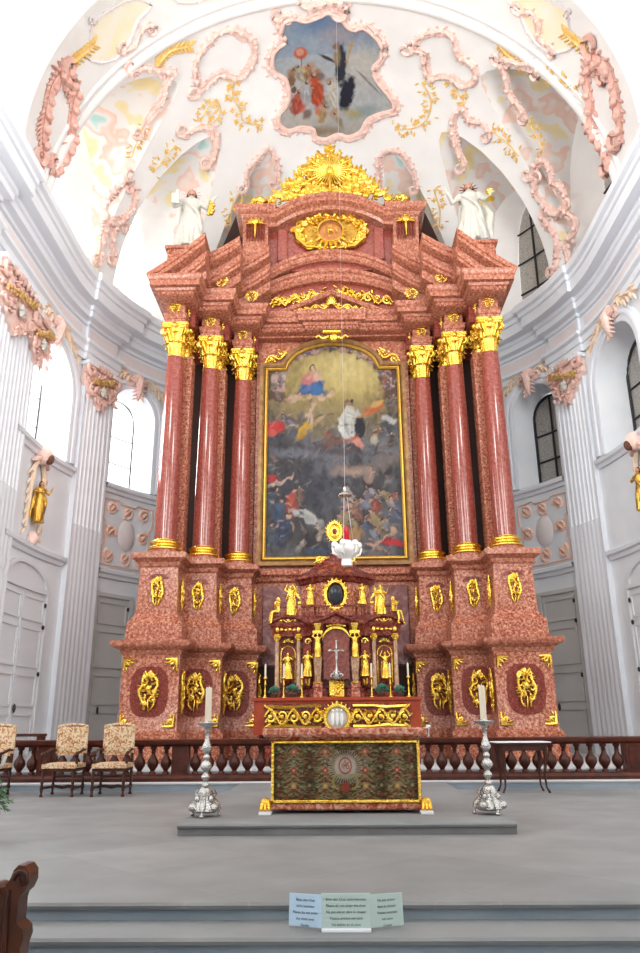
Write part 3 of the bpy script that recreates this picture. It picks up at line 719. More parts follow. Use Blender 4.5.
# ------------------------------------------------------------------ the high altar
HA = root('high_altar', 'towering high altar of mottled red marble with six columns and gilded ornament', 'altar', (0, 20, .3))
OFF = Vector((0, -20, -.3))
def part(name, bm_or_me, m=None, parent=None, ang=30):
    me = bm_or_me if m is None else mesh_of(bm_or_me, m, ang=ang)
    return put(name, me, parent or HA, OFF if parent is None else (0, 0, 0))
def mir(pts): return [(-x, y) for x, y in reversed(pts)]
LB_ = [(-5.31, 23), (-5.31, 19.02), (-3.88, 19.02), (-3.88, 19.86), (-2.96, 19.86), (-2.96, 20.7), (-2.14, 20.7), (-2.14, 22)]
UB_ = [(-5.05, 23), (-5.05, 19.14), (-4.07, 19.14), (-4.07, 19.98), (-3.2, 19.98), (-3.2, 20.82), (-2.35, 20.82), (-2.35, 22)]
for P0, P1 in ((LB_, UB_), (mir(LB_), mir(UB_))):
    bm = nb(); tier(bm, P0, [(.16, .3), (.16, .66), (.10, .74), (.10, .95), (.03, 1.0), (0, 1.06), (0, 2.9)]); part('pedestal_base', bm, 'redpale')
    bm = nb(); tier(bm, P0, [(0, 2.82), (.04, 2.86), (.07, 2.94), (.19, 3.0), (.25, 3.04), (.27, 3.08), (.27, 3.17), (0, 3.18)]); part('base_cornice', bm, 'red')
    bm = nb(); tier(bm, P1, [(.22, 3.17), (.20, 3.62), (.14, 3.68), (.09, 3.78), (.04, 3.86), (0, 5.12)]); part('upper_pedestal', bm, 'redpale')
    bm = nb(); tier(bm, P1, [(0, 5.05), (.05, 5.1), (.07, 5.19), (.17, 5.25), (.22, 5.28), (.22, 5.42), (0, 5.43)]); part('pedestal_cornice', bm, 'red')
# inlaid ovals, gilt ornaments
def oval(x, y, z, w, h, pw=2.6, n=28):
    bm = nb(); P = []
    for i in range(n):
        a = 2*pi*i/n; c, s = cos(a), sin(a); P.append((x+w*abs(c)**(2/pw)*(1 if c > 0 else -1), z+h*abs(s)**(2/pw)*(1 if s > 0 else -1)))
    prism(bm, P, y-.012, y+.02); part('oval_inlay', bm, 'redpanel')
big = [cart_mesh(.46, .92, 11), cart_mesh(.46, .92, 14)]; sm = [cart_mesh(.30, .74, 21), cart_mesh(.30, .74, 22)]
strip = [None]; corners = {(a, b): corner_mesh(.3, a, b) for a in (-1, 1) for b in (-1, 1)}
fr_orn = cart_mesh(.30, .30, 31)
def putw(name, me, x, y, z, rot=(0, 0, 0), sc=(1, 1, 1)): return put(name, me, HA, (x, y-20, z-.3), rot, sc)
AX = ((4.57, 19.66, 19.02, 19.14), (3.68, 20.5, 19.86, 19.98), (2.80, 21.34, 20.7, 20.82))
for sx in (-1, 1):
    for k, (cx, cy, fy, uy) in enumerate(AX):
        ox = (4.6, 3.6, 2.72)[k]*sx; wv = (.47, .43, .40)[k]
        oval(ox, fy, 1.95, wv, .60, 3.0); putw('gilt_cartouche', big[(k+(sx > 0)) % 2], ox, fy-.05, 1.98)
        for a in (-1, 1):
            for b in (-1, 1):
                if k > 0 and a == sx: continue
                putw('gilt_corner', corners[(a, b)], ox+a*(.52 if k == 0 else .46), fy-.02, 1.93+b*.66)
        ux = (4.56, 3.66, 2.79)[k]*sx; oval(ux, uy, 4.42, .30, .47, 3.4); putw('gilt_cartouche', sm[k % 2], ux, uy-.04, 4.44)
        bx = ((4.07, 3.2, 2.35)[k])*sx; putw('gilt_strip', sm[1], bx-sx*.03, uy+.4, 4.42, (0, 0, -sx*pi/2), (.8, 1, 1.05))
        bx = ((3.88, 2.96, 2.14)[k])*sx; putw('gilt_strip', sm[0], bx-sx*.03, fy+.25, 1.95, (0, 0, -sx*pi/2), (.9, 1, 1.3))
# columns
def capital_mesh():
    bm = nb(); H = 1.0
    lathe(bm, [(.215, 0), (.25, .02), (.25, .06), (.21, .08), (.22, .5), (.27, .72), (.36, .86), (.36, .88)], 16)
    def acan(a, z0, h, w, out):
        ca, sa = cos(a), sin(a); n = 7; rows = []
        for i in range(n+1):
            t = i/n; rr = .225+out*(t**2.2); z = z0+h*(sin(t*pi*.62)/sin(pi*.62*.86 if False else 1.5708))*1.0
            if t > .8: z -= (t-.8)*h*.5; rr += (t-.8)*.12
            ww = w*(sin(pi*min(1, .2+t*.75))**.6)*(1+.18*(i % 2)) if i < n else .02
            rows.append([(rr*ca-o*ww*sa - (0 if abs(o) < .1 else .02*ca), rr*sa+o*ww*ca-(0 if abs(o) < .1 else .02*sa), z) for o in (-1, -.45, 0, .45, 1)])
        vv = [[bm.verts.new(p) for p in r_] for r_ in rows]; v2 = [[bm.verts.new((p[0]*.9, p[1]*.9, p[2]-.01)) for p in r_] for r_ in rows]
        for i in range(n):
            for k in range(4): bm.faces.new((vv[i][k], vv[i][k+1], vv[i+1][k+1], vv[i+1][k])); bm.faces.new((v2[i][k+1], v2[i][k], v2[i+1][k], v2[i+1][k+1]))
            for k, q in ((0, 0), (4, 4)): bm.faces.new((vv[i][k], vv[i+1][k], v2[i+1][q], v2[i][q]))
    for k in range(8): acan(2*pi*k/8+pi/8, .07, .40, .10, .16)
    for k in range(8): acan(2*pi*k/8, .12, .66, .10, .20)
    for k in range(4):
        a = pi/4+pi/2*k; d = Vector((cos(a), sin(a), 0)); u = Vector((-sin(a), cos(a), 0))
        for q in (-1, 1):
            c = d*.40+Vector((0, 0, .76))
            P = [d*.23+u*q*.1+Vector((0, 0, .5)), d*.3+u*q*.06+Vector((0, 0, .7))]+[c+d*(.13*cos(t)*(1-j/16))+Vector((0, 0, .13*sin(t)*(1-j/16)))+u*q*.035 for j, t in enumerate([pi*.6-j*.62 for j in range(13)])]
            tube(bm, P, [.03, .04]+taper(13, .045, .022), 6)
    # concave abacus
    for z0, z1, g in ((.88, .94, 0), (.94, 1.03, .03)):
        ring = []
        for k in range(4):
            a = pi/4+pi/2*k
            ring += [((.50+g)*cos(a-.07), (.50+g)*sin(a-.07)), ((.50+g)*cos(a+.07), (.50+g)*sin(a+.07))]
            for t in (.25, .5, .75):
                b = a+pi/2*t; q = .35+.06*abs(t-.5)*4/1.0*.5+g; ring.append((q*cos(b), q*sin(b)))
        lo = [bm.verts.new((x, y, z0)) for x, y in ring]; hi = [bm.verts.new((x, y, z1)) for x, y in ring]; n = len(ring)
        for i in range(n): bm.faces.new((lo[i], lo[(i+1)%n], hi[(i+1)%n], hi[i]))
        bm.faces.new(lo[::-1]); bm.faces.new(hi)
    for k in range(4): a = pi/2*k; blob(bm, (.38*cos(a), .38*sin(a), .93), (.09, .09, .09)); leaf(bm, (.3*cos(a), .3*sin(a), .6), (.38*cos(a), .38*sin(a), .88), .04)
    return mesh_of(bm, 'gold')
CAP = capital_mesh()
bm = nb(); pr = [(.305, .0)]
for i in range(25):
    t = i/24; pr.append((.300-.055*max(0, (t-.25)/.75)**1.4, .0+5.45*t))
lathe(bm, pr, 32); SH = mesh_of(bm, 'redsmooth')
bm = nb(); lathe(bm, [(.41, -.27), (.435, -.25), (.435, -.22), (.41, -.20), (.375, -.185), (.355, -.15), (.36, -.115), (.395, -.09), (.395, -.05), (.36, -.025), (.325, -.01), (.31, .02)], 32)
CB = mesh_of(bm, 'gold')
bm = nb(); lathe(bm, [(.44, -.44), (.44, -.30), (.40, -.28), (.40, -.26)], 28); box(bm, -.45, .45, -.45, .45, -.47, -.42); CP = mesh_of(bm, 'red')
for sx in (-1, 1):
    for cx, cy, fy, uy in AX:
        c = putw('column', SH, sx*cx, cy, 5.86); put('column_base', CB, c); put('column_plinth', CP, c); put('capital', CAP, c, (0, 0, 5.44))
        bm = nb(); box(bm, -.33, .33, 0, .5, 0, 6.2, .02); q = part('pilaster', mesh_of(bm, 'redpale')); q.location = (sx*cx*.985, cy+.42-20, 5.42-.3)
        bm = nb(); box(bm, -.37, .37, -.06, .5, 0, .3, .03); put('pilaster_base', mesh_of(bm, 'gold'), q, (0, 0, 0))
        put('pilaster_capital', CAP, q, (0, .25, 5.92), (0, 0, 0), (.9, .7, .98))
for sx in (-1, 1): bm = nb(); box(bm, sx*2.36, sx*5.0, 22.1, 22.3, 5.4, 12.4); part('gap_shade_board', bm, 'dark')  # dark sheets paint in the shade of the gaps between columns
# entablature
EO = [(-4.86, 23), (-4.86, 19.62), (-4.05, 19.62), (-4.05, 20.46), (-3.15, 20.46), (-3.15, 21.28), (-2.34, 21.28), (-2.34, 22)]
for Q in (EO, mir(EO)): bm = nb(); tier(bm, Q, [(0, 12.36), (.0, 12.95)]); part('frieze_wall', bm, 'redpanel')
bm = nb(); box(bm, -2.34, 2.34, 21.3, 22, 12.86, 12.97); part('centre_architrave', bm, 'red')
for sx in (-1, 1):
    for k, (cx, cy, fy, uy) in enumerate(AX):
        bm = nb(); y = cy-.36; tier(bm, [(sx*cx-.27, y+1), (sx*cx-.27, y), (sx*cx+.27, y), (sx*cx+.27, y+1)], [(.02, 12.33), (.02, 12.42), (.05, 12.44), (.05, 12.55), (.08, 12.6), (0, 12.61), (0, 12.97)])
        part('frieze_block', bm, 'red'); putw('gilt_rosette', fr_orn, sx*cx, y-.03, 12.78); putw('gilt_rosette', fr_orn, sx*cx-sx*.30, y+.3, 12.78, (0, 0, -sx*pi/2), (.8, 1, 1.2))
BO = [(-5.02, 23), (-5.02, 18.85), (-3.99, 18.85), (-3.99, 19.69), (-3.11, 19.69), (-3.11, 20.53), (-2.23, 20.53), (-2.23, 21.06), (-.85, 21.06), (-.85, 20.96)]
bm = nb(); tier(bm, BO+mir(BO), [(-.45, 12.90), (-.04, 12.93), (0, 12.95), (0, 13.06), (.05, 13.09), (.08, 13.16), (.20, 13.18), (.20, 13.33), (.24, 13.37), (.27, 13.46), (.27, 13.52), (0, 13.53)]); part('main_cornice', bm, 'red')
bm = nb(); full = BO+mir(BO)
for a, b in zip(full, full[1:]):
    if abs(a[1]-b[1]) < 1e-6:
        n = int(abs(b[0]-a[0])/.12)
        for i in range(n): x = a[0]+(b[0]-a[0])*(i+.5)/n; box(bm, x-.035, x+.035, a[1]-.045, a[1]+.02, 12.96, 13.05)
d = part('dentils', bm, 'redpale'); d['kind'] = 'stuff'
# center wall
bm = nb(); box(bm, -2.4, 2.4, 21.62, 22, .3, 12.9); part('centre_wall', bm, 'red')
bm = nb(); tier(bm, [(-2.35, 21.62), (2.35, 21.62)], [(0, 5.05), (.1, 5.1), (.14, 5.2), (.24, 5.26), (.26, 5.42), (0, 5.43)]); part('centre_ledge', bm, 'redpale')
bm = nb(); box(bm, -2.1, 2.1, 21.52, 21.64, 2.7, 4.95, .03); part('centre_panel', bm, 'panel')
bm = nb(); box(bm, -2.13, 2.13, 21.46, 21.63, .3, 2.68); part('recess_shade_board', bm, 'dark')  # dark sheet standing in for shade beside the tabernacle
for sx in (-1, 1):
    bm = nb(); box(bm, sx*1.0-.78, sx*1.0+.78, 21.49, 21.53, 2.95, 4.75, .01); part('centre_inlay', bm, 'panel')
    bm = nb(); scroll_run(bm, sx*2.15, sx*1.45, lambda x: 12.0+(2.2-abs(x))*.65, .16, .035, 2, 21.5, 5); leafs = part('spandrel_scroll', bm, 'gold')
bm = nb(); blob(bm, (.05, 20.86, 12.6), (.16, .12, .14)); 
for sx in (-1, 1): tube(bm, [(sx*.1, 20.86, 12.62), (sx*.3, 20.85, 12.55), (sx*.42, 20.85, 12.66), (sx*.5, 20.86, 12.6)], (.06, .06, .05, .03), 6)
box(bm, -.3, .3, 20.9, 21.0, 12.80, 12.90, .02); part('gilt_keystone', bm, 'gold')
# broken pediment
def rake(sx, x0, z0, x1, z1, y, depth, name):
    pr = [(0, 0), (0, -.17), (.05, -.20), (.05, -.32), (.10, -.35), (.34, -.40), (.38, -.62), (.17, -.66), (.17, -.80), (.22, -.83), (.22, -.93), (.46, -.99), (.5, -1.25), (depth, -1.25), (depth, 0)]
    bm = nb(); rings = []; n = len(pr)
    for i in range(7):
        t = i/6; x = x0+(x1-x0)*t; z = z0+(z1-z0)*t+(.0 if t > 0 else 0)-.06*sin(pi*t)
        rings.append([bm.verts.new((sx*x, y+a, max(13.5, z+b))) for a, b in pr])
    for i in range(6):
        for k in range(n):
            bm.faces.new((rings[i][k], rings[i][(k+1)%n], rings[i+1][(k+1)%n], rings[i+1][k]))
    bm.faces.new(rings[0][::-1]); bm.faces.new(rings[-1]); bmesh.ops.remove_doubles(bm, verts=bm.verts, dist=1e-4); part(name, bm, 'red', ang=25)
    return
for sx in (-1, 1):
    rake(sx, -5.32, 13.55, -3.68, 14.9, 18.6, 2.6, 'raking_cornice')
    rake(sx, -3.95, 14.68, -2.78, 15.36, 19.44, 2.0, 'raking_cornice')
    rake(sx, -3.05, 14.90, -1.95, 15.58, 20.28, 1.3, 'raking_cornice')
    for x, y, z in ((4.25, 18.98, 13.68), (3.35, 19.8, 14.0), (2.5, 20.6, 13.95)):
        putw('gilt_rosette', fr_orn, sx*x, y, z, sc=(1.3, 1, 1.2 if y > 19 else .8))
def arcz(x, hw, ze, zc): 
    h = zc-ze; R = (hw*hw+h*h)/(2*h); return zc-R+sqrt(max(0, R*R-x*x))
def arc_curve(hw, ze, zc, n=32): return [(-hw+2*hw*i/n, arcz(-hw+2*hw*i/n, hw, ze, zc)) for i in range(n+1)]
bm = nb(); ribbon(bm, arc_curve(2.0, 15.18, 15.85), [(20.9, 0), (20.9, -.12), (20.95, -.16), (20.95, -.30), (21.02, -.36), (21.6, -.36), (21.6, 0)])
ribbon(bm, arc_curve(2.22, 14.68, 15.28), [(21.1, 0), (21.1, -.12), (21.16, -.17), (21.16, -.28), (21.24, -.4), (21.6, -.42), (21.6, 0)]); part('curved_cornice', bm, 'red')
bm = nb(); prism(bm, [(-2.25, 13.5)]+arc_curve(2.25, 15.0, 15.7)+[(2.25, 13.5)], 21.42, 21.9); part('tympanum', bm, 'redsmooth')
bm = nb()
for sx in (-1, 1): ribbon(bm, [(sx*1.68, 13.56), (sx*.02, 14.30)], [(20.85, 0), (20.85, -.05), (20.9, -.13), (21.3, -.13), (21.3, 0)])
ribbon(bm, [(-1.7, 13.56), (1.7, 13.56)], [(20.85, 0), (20.85, -.08), (21.3, -.08), (21.3, 0)]); prism(bm, [(-1.6, 13.5), (1.6, 13.5), (0, 14.2)], 21.2, 21.4); part('small_pediment', bm, 'red')
bm = nb(); scroll_run(bm, -1.95, -.15, lambda x: 14.02+.33*(1-abs(x)/1.95)**.7+.1, .17, .035, 6, 21.36, 3); scroll_run(bm, 1.95, .15, lambda x: 14.02+.33*(1-abs(x)/1.95)**.7+.1, .17, .035, 6, 21.36, 4)
for i in range(40):
    x = random.uniform(-1.95, 1.95); z = 14.1+.45*(1-abs(x)/2)+random.uniform(-.12, .2); a = random.uniform(0, pi); leaf(bm, (x, 21.36, z), (x+.2*cos(a), 21.33, z+.2*sin(a)), .05)
part('gilt_foliage_band', bm, 'gold')
bm = nb(); scroll_run(bm, -1.2, -.1, lambda x: 13.62+.2*(1-abs(x)/1.3), .09, .03, 4, 21.0, 8); scroll_run(bm, 1.2, .1, lambda x: 13.62+.2*(1-abs(x)/1.3), .09, .03, 4, 21.0, 9)
for i in range(9): a = pi*i/8; leaf(bm, (.05*cos(a), 20.95, 13.8+.05*sin(a)), (.2*cos(a), 20.95, 13.85+.35*sin(a)), .05)
for sx in (-1, 1): leaf(bm, (sx*1.5, 21.0, 13.58), (sx*1.05, 20.98, 13.66), .06)
part('gilt_pediment_relief', bm, 'gold')
# attic
bm = nb(); prism(bm, [(-3.8, 13.5), (-3.78, 16.9), (-3.2, 18.55), (3.2, 18.55), (3.78, 16.9), (3.8, 13.5)], 22.2, 22.35); part('attic_shade_board', bm, 'dark')  # dark sheet standing in for the shade either side of the attic
bm = nb(); prism(bm, [(-2.2, 15.2)]+arc_curve(2.2, 16.8, 17.6)+[(2.2, 15.2)], 21.15, 22.0); part('attic_field', bm, 'redsmooth')
for sx in (-1, 1):
    bm = nb(); box(bm, sx*2.04, sx*2.86, 20.75, 22.0, 14.6, 17.02); part('attic_pier', bm, 'red')
    bm = nb(); a, b = (-2.86, -2.04) if sx < 0 else (2.04, 2.86)
    tier(bm, [(a, 22), (a, 20.75), (b, 20.75), (b, 22)], [(0, 16.95), (.06, 17.0), (.1, 17.08), (.22, 17.14), (.26, 17.2), (.28, 17.34), (0, 17.36)]); part('attic_cornice', bm, 'red')
    bm = nb()
    for i in range(7): x = sx*2.45+(i-3)*.09; tube(bm, [(x, 20.7, 16.8), (x, 20.68, 16.3-.05*(i % 2)), (x, 20.7, 16.05)], (.03, .035, .01), 5)
    part('fluted_drop', bm, 'redpanel')
    bm = nb()
    for i in range(7): a = pi*i/6; leaf(bm, (sx*2.45, 20.68, 16.72), (sx*2.45+.33*cos(a), 20.62, 16.76+.2*sin(a)-.1*abs(cos(a))), .07)
    tube(bm, [(sx*2.45, 20.66, 16.7), (sx*2.45, 20.64, 16.15)], (.07, .02), 6); blob(bm, (sx*2.45, 20.62, 16.75), (.14, .1, .12)); part('gilt_tassel', bm, 'gold')
    bm = nb(); lathe(bm, [(.12, 0), (.2, .05), (.12, .1), (.26, .2), (.32, .3), (.2, .42), (.1, .5)], 12)
    for i in range(14): a = 2*pi*i/14; blob(bm, (.24*cos(a), .24*sin(a), .28+.06*(i % 2)), (.09, .09, .09)); blob(bm, (.12*cos(a), .12*sin(a), .45), (.08, .08, .08))
    u = part('gilt_urn', mesh_of(bm, 'gold')); u.location = (sx*2.36, 20.9-20, 17.34-.3)
    bm = nb(); box(bm, sx*1.42, sx*1.75, 21.0, 21.2, 15.5, 16.75, .03); part('attic_strip', bm, 'redsmooth')
bm = nb(); ribbon(bm, [(-2.05, 17.14)]+arc_curve(1.75, 17.16, 17.78)+[(2.05, 17.14)], [(20.5, 0), (20.5, -.1), (20.56, -.15), (20.56, -.27), (20.75, -.36), (20.8, -.46), (21.9, -.46), (21.9, 0)]); part('attic_arch', bm, 'red')
# sunburst monogram
bm = nb(); scrl = random.Random(5)
for sx in (-1, 1):
    for k in range(5):
        a = rad(-60+32*k); cx, cz = sx*(1.0+.12*cos(a))*cos(a*.8), 16.6+.55*sin(a); tube(bm, spiral(cx, cz, .2, .04, 90*k, 90*k+sx*400, 12, 21.05), taper(13, .06, .035), 6)
    tube(bm, [(sx*.2, 21.05, 15.98), (sx*.8, 21.03, 16.05), (sx*1.1, 21.03, 16.35), (sx*1.15, 21.05, 16.7), (sx*.85, 21.05, 17.02), (sx*.4, 21.05, 17.16), (sx*.02, 21.05, 17.2)], (.05, .08, .09, .09, .08, .07, .06), 6)
    for k in range(10): a = rad(-50+14*k); leaf(bm, (sx*.95*cos(a), 21.02, 16.6+.6*sin(a)), (sx*1.2*cos(a+.15), 21.0, 16.6+.78*sin(a+.15)), .08)
for k in range(90):
    a = scrl.uniform(0, 2*pi); q = scrl.uniform(.84, 1.05); x, z = 1.12*q*cos(a), 16.6+.62*q*sin(a); b = scrl.uniform(0, 6.3); leaf(bm, (x, 21.04, z), (x+.15*cos(b), 20.98, z+.13*sin(b)), .06, .05, 5)
part('gilt_cartouche_frame', bm, 'gold'); bm = nb(); prism(bm, [(1.08*cos(2*pi*i/32), 16.6+.58*sin(2*pi*i/32)) for i in range(32)], 21.10, 21.16)
part('cartouche_field', bm, 'golddk')
bm = nb(); lathe(bm, [(.5, 0), (.5, .03), (.3, .04), (0.01, .04)], 32); me = mesh_of(bm, 'golddk'); me.materials[0] = M['monogold']; o = put('medallion', me, HA, (0, 21.08-20, 16.6-.3), (pi/2, 0, 0), (1, 1, 1))
bm = nb()
for i in range(20):
    a = 2*pi*i/20; r1 = .88 if i % 2 == 0 else .74
    v = [bm.verts.new(p) for p in ((.42*cos(a-.14), -.05, .42*sin(a-.14)), (.42*cos(a+.14), -.05, .42*sin(a+.14)), (r1*cos(a), -.04, r1*sin(a)), (.42*cos(a), -.12, .42*sin(a)))]
    bm.faces.new((v[0], v[2], v[3])); bm.faces.new((v[2], v[1], v[3])); bm.faces.new((v[0], v[3], v[1])); bm.faces.new((v[0], v[1], v[2]))
tube(bm, circ(0, 0, .42, 0, 360, 28, -.06), .035, 6); o = put('sun_rays', mesh_of(bm, 'gold', ang=20), HA, (0, 21.0-20, 16.6-.3))
bm = nb()
for x in (-.2, -.08, .08): tube(bm, [(x, -.05, -.13), (x, -.05, .13)], .022, 5)
tube(bm, [(-.08, -.05, 0), (.08, -.05, 0)], .02, 5); tube(bm, [(0, -.05, .0), (0, -.05, .22)], .018, 5); tube(bm, [(-.05, -.05, .15), (.05, -.05, .15)], .016, 5)
tube(bm, [(.24, -.05, .1), (.18, -.05, .13), (.15, -.05, .07), (.2, -.05, 0), (.24, -.05, -.07), (.2, -.05, -.13), (.14, -.05, -.1)], .022, 5)
for a in (-.08, 0, .08): tube(bm, [(a, -.05, -.18), (a*.2, -.05, -.28)], .014, 5)
put('monogram', mesh_of(bm, 'gold'), HA, (0, 20.97-20, 16.6-.3))
# crowning glory
bm = nb(); rg = random.Random(9)
for z_ in range(10): hw_ = 1.7*(1-(z_*.2)/2.1)**.9; box(bm, -hw_*.86, hw_*.86, 20.68, 20.8, 17.45+z_*.2, 17.66+z_*.2) if z_ > 1 else None
for i in range(420):
    t = rg.random()**.8; z = 17.5+2.0*t*rg.uniform(.2, 1); hw = 1.85*(1-(z-17.4)/2.15)**.85+.08; x = rg.uniform(-hw, hw)
    if abs(x) < 1.4: z = max(z, arcz(x, 1.75, 17.16, 17.78)+.1)
    a = rg.uniform(0, 2*pi); s_ = rg.uniform(.07, .13)
    if hypot(x, z-18.55) < .42: continue
    if rg.random() < .5: leaf(bm, (x, 20.6+rg.uniform(-.12, .1), z), (x+2*s_*cos(a), 20.55, z+2*s_*sin(a)), s_*.6, s_*.5)
    elif rg.random() < .5: tube(bm, spiral(x, z, s_*1.2, .03, a*57, a*57+rg.choice((-1, 1))*380, 10, 20.55), taper(11, .055, .03), 5)
    else: blob(bm, (x, 20.58, z), (s_, s_*.8, s_*.8))
for sx in (-1, 1):
    for k in range(13):
        t = k/12; x, z = sx*(1.85*(1-t)**.85+.05), 17.5+1.9*t+.10*sin(k*2.2); blob(bm, (x, 20.58, z), (.14, .1, .13)); leaf(bm, (x, 20.55, z), (x+sx*.16, 20.52, z+.16+.05*(k % 2)), .07)
        if k % 3 == 0: tube(bm, spiral(x, z, .16, .03, 90, 90+sx*400, 10, 20.5), .045, 5)
leaf(bm, (0, 20.55, 19.2), (0, 20.55, 19.62), .14)
part('gilded_glory', bm, 'gold')
bm = nb()
for i in range(36):
    a = 2*pi*i/36; r1 = .85 if i % 3 == 0 else .6; leaf(bm, (.05*cos(a), 20.42, 18.55+.05*sin(a)), (r1*cos(a), 20.40, 18.55+r1*sin(a)), .045, .03, 5)
blob(bm, (0, 20.4, 18.55), (.14, .08, .14)); part('star_burst', bm, 'gold')
# statue plinths
for sx in (-1, 1):
    bm = nb(); box(bm, sx*3.95, sx*5.0, 19.55, 20.35, 13.6, 15.15, .03); box(bm, sx*3.88, sx*5.07, 19.48, 20.42, 15.0, 15.12, .02); part('statue_plinth', bm, 'redpale')

# altarpiece painting
bmf = nb()
def frame_path(o): 
    w, zb, zs, ar = 2.04+o, 5.78-o, 11.80+o, 1.42
    L = [(-w, zb), (-w, zs)]+[(-(ar+o*.6)*cos(pi*i/24), zs-o+.62*0+(.80+o)*sin(pi*i/24)+0) if 0 < i < 24 else ((-(ar+o*.6), zs) if i == 0 else ((ar+o*.6), zs)) for i in range(25)]+[(w, zs), (w, zb)]
    return L
AP = root('altarpiece', 'large arched oil painting of Mary enthroned on clouds above kneeling crowd', 'painting', (0, 21.5, 5.5))
def canvas_top(x): return 11.8 if abs(x) >= 1.42 else max(11.8, 11.8+.86*sqrt(1-(x/1.42)**2))
P = Paint(190, 322, (.085, .08, .085)); P.asp = 1.696; AS = 1.696
N1 = P.noise(6, 5); N2 = P.noise(16, 4); N3 = P.noise(40, 2)
P.mix((.17, .175, .20), np.clip((N1-.42)*4, 0, 1)*(P.Y < .6)*.8); P.mix((.035, .03, .04), np.clip((N2-.52)*5, 0, 1)*.6)
rp = random.Random(4)
def E_(u, v, ru, rv, col, ang=0, soft=.3, al=1, rag=.35): P.ell2(u, v, ru, rv, col, ang, soft, al, rag)
def person(u, v, h, col, ang=0, skin=(.52,.34,.24), arms=2, hair=(.08,.05,.04)):
    """small painted figure, head at top, h = height as a share of the picture width"""
    a = rad(ang); dx, dy = sin(a), cos(a)
    def at(f, o=0): return (u+dx*h*f+dy*h*o, v+(dy*h*f-dx*h*o)/AS)
    x, y = at(-.15); E_(x, y, h*.20, h*.34, [c*.75 for c in col], -ang, .25, 1, .5)
    for k in range(5): x, y = at(rp.uniform(-.4, .1), rp.uniform(-.13, .13)); f = rp.uniform(.5, 1.45); E_(x, y, h*.035, h*rp.uniform(.1, .22), [min(.9, c*f) for c in col], -ang+rp.uniform(-25, 25), .4, .8, .2)
    x, y = at(.18); E_(x, y, h*.13, h*.13, col, -ang, .3, 1, .3)
    for k in range(arms): o = (-1)**k*rp.uniform(.14, .26); x, y = at(rp.uniform(.05, .3), o); E_(x, y, h*.09, h*.034, skin, rp.uniform(-60, 60), .4, .7, .5)
    x, y = at(.38); E_(x, y+.004, h*.075, h*.085, hair, 0, .2, 1, .2); E_(x+.006*rp.choice((-1, 1)), y-.002, h*.055, h*.065, skin, 0, .25, 1, .1)
# golden heaven
E_(.50, .80, .43, .33, (.36, .27, .10), 0, .45, .95, .4); E_(.55, .84, .34, .24, (.46, .36, .13), 0, .5, .95, .3); E_(.62, .88, .22, .16, (.60, .49, .22), 0, .7, .95, .2); E_(.5, .69, .4, .08, (.32, .25, .12), 0, .6, .8, .5)
E_(.44, .63, .30, .08, (.26, .21, .12), 0, .6, .7, .6)
rr_ = np.sqrt(((P.X-.5)/.41)**2+((P.Y-.80)/.178)**2); P.mix((.11, .065, .05), np.clip((rr_+(N2-.5)*.3-.90)*7, 0, 1)*(P.Y > .72)*.92)
for i in range(190):      # cherubs along the arch
    a = rp.uniform(-.15, pi+.15); r = rp.uniform(.93, 1.14); x, y = .5+.41*r*cos(a), .80+.185*r*sin(a); c = rp.choice(((.50, .30, .22), (.26, .10, .10), (.10, .10, .16), (.40, .32, .30), (.12, .07, .06), (.30, .20, .22))); E_(x, y, .026, .014, c, rp.uniform(0, 180), .3, .85, .6); E_(x+.01, y+.006, .010, .011, (.52, .36, .28), 0, .3, .8)
for x, v, c in ((.06, .80, (.26, .20, .17)), (.10, .84, (.22, .20, .22)), (.13, .86, (.40, .32, .28)), (.08, .76, (.20, .16, .15)), (.93, .80, (.16, .12, .14)), (.90, .83, (.30, .14, .10)), (.95, .72, (.20, .16, .16))): person(x, v, .11, c, rp.uniform(-50, 50))
# enthroned figure in blue and rose
E_(.36, .765, .12, .035, (.12, .09, .10), 0, .4, .9, .5); E_(.345, .79, .095, .065, (.05, .11, .26), 12, .2, 1, .4); E_(.39, .77, .07, .04, (.06, .15, .34), -20, .25, .95, .4); E_(.31, .78, .05, .02, (.10, .17, .36), 30, .3, .8)
E_(.325, .835, .055, .055, (.48, .18, .17), 20, .2, 1, .3); E_(.33, .85, .03, .02, (.62, .34, .30), 30, .3, .8); E_(.385, .835, .032, .04, (.58, .38, .30), -20, .25, 1, .2); E_(.40, .862, .016, .02, (.55, .36, .27), 0, .2, 1)
E_(.362, .884, .030, .032, (.10, .06, .05), 0, .2, 1, .1); E_(.366, .878, .020, .024, (.56, .38, .29), 0, .2, 1, .1)
for x, y, a in ((.21, .725, 20), (.25, .74, -20), (.32, .73, 10), (.36, .70, 80), (.41, .735, -30), (.48, .745, 40), (.17, .73, 0)): E_(x, y, .038, .018, (.55, .38, .27), a, .3, .95, .3); E_(x+.012, y+.015, .012, .013, (.52, .33, .22), 0, .3, 1)
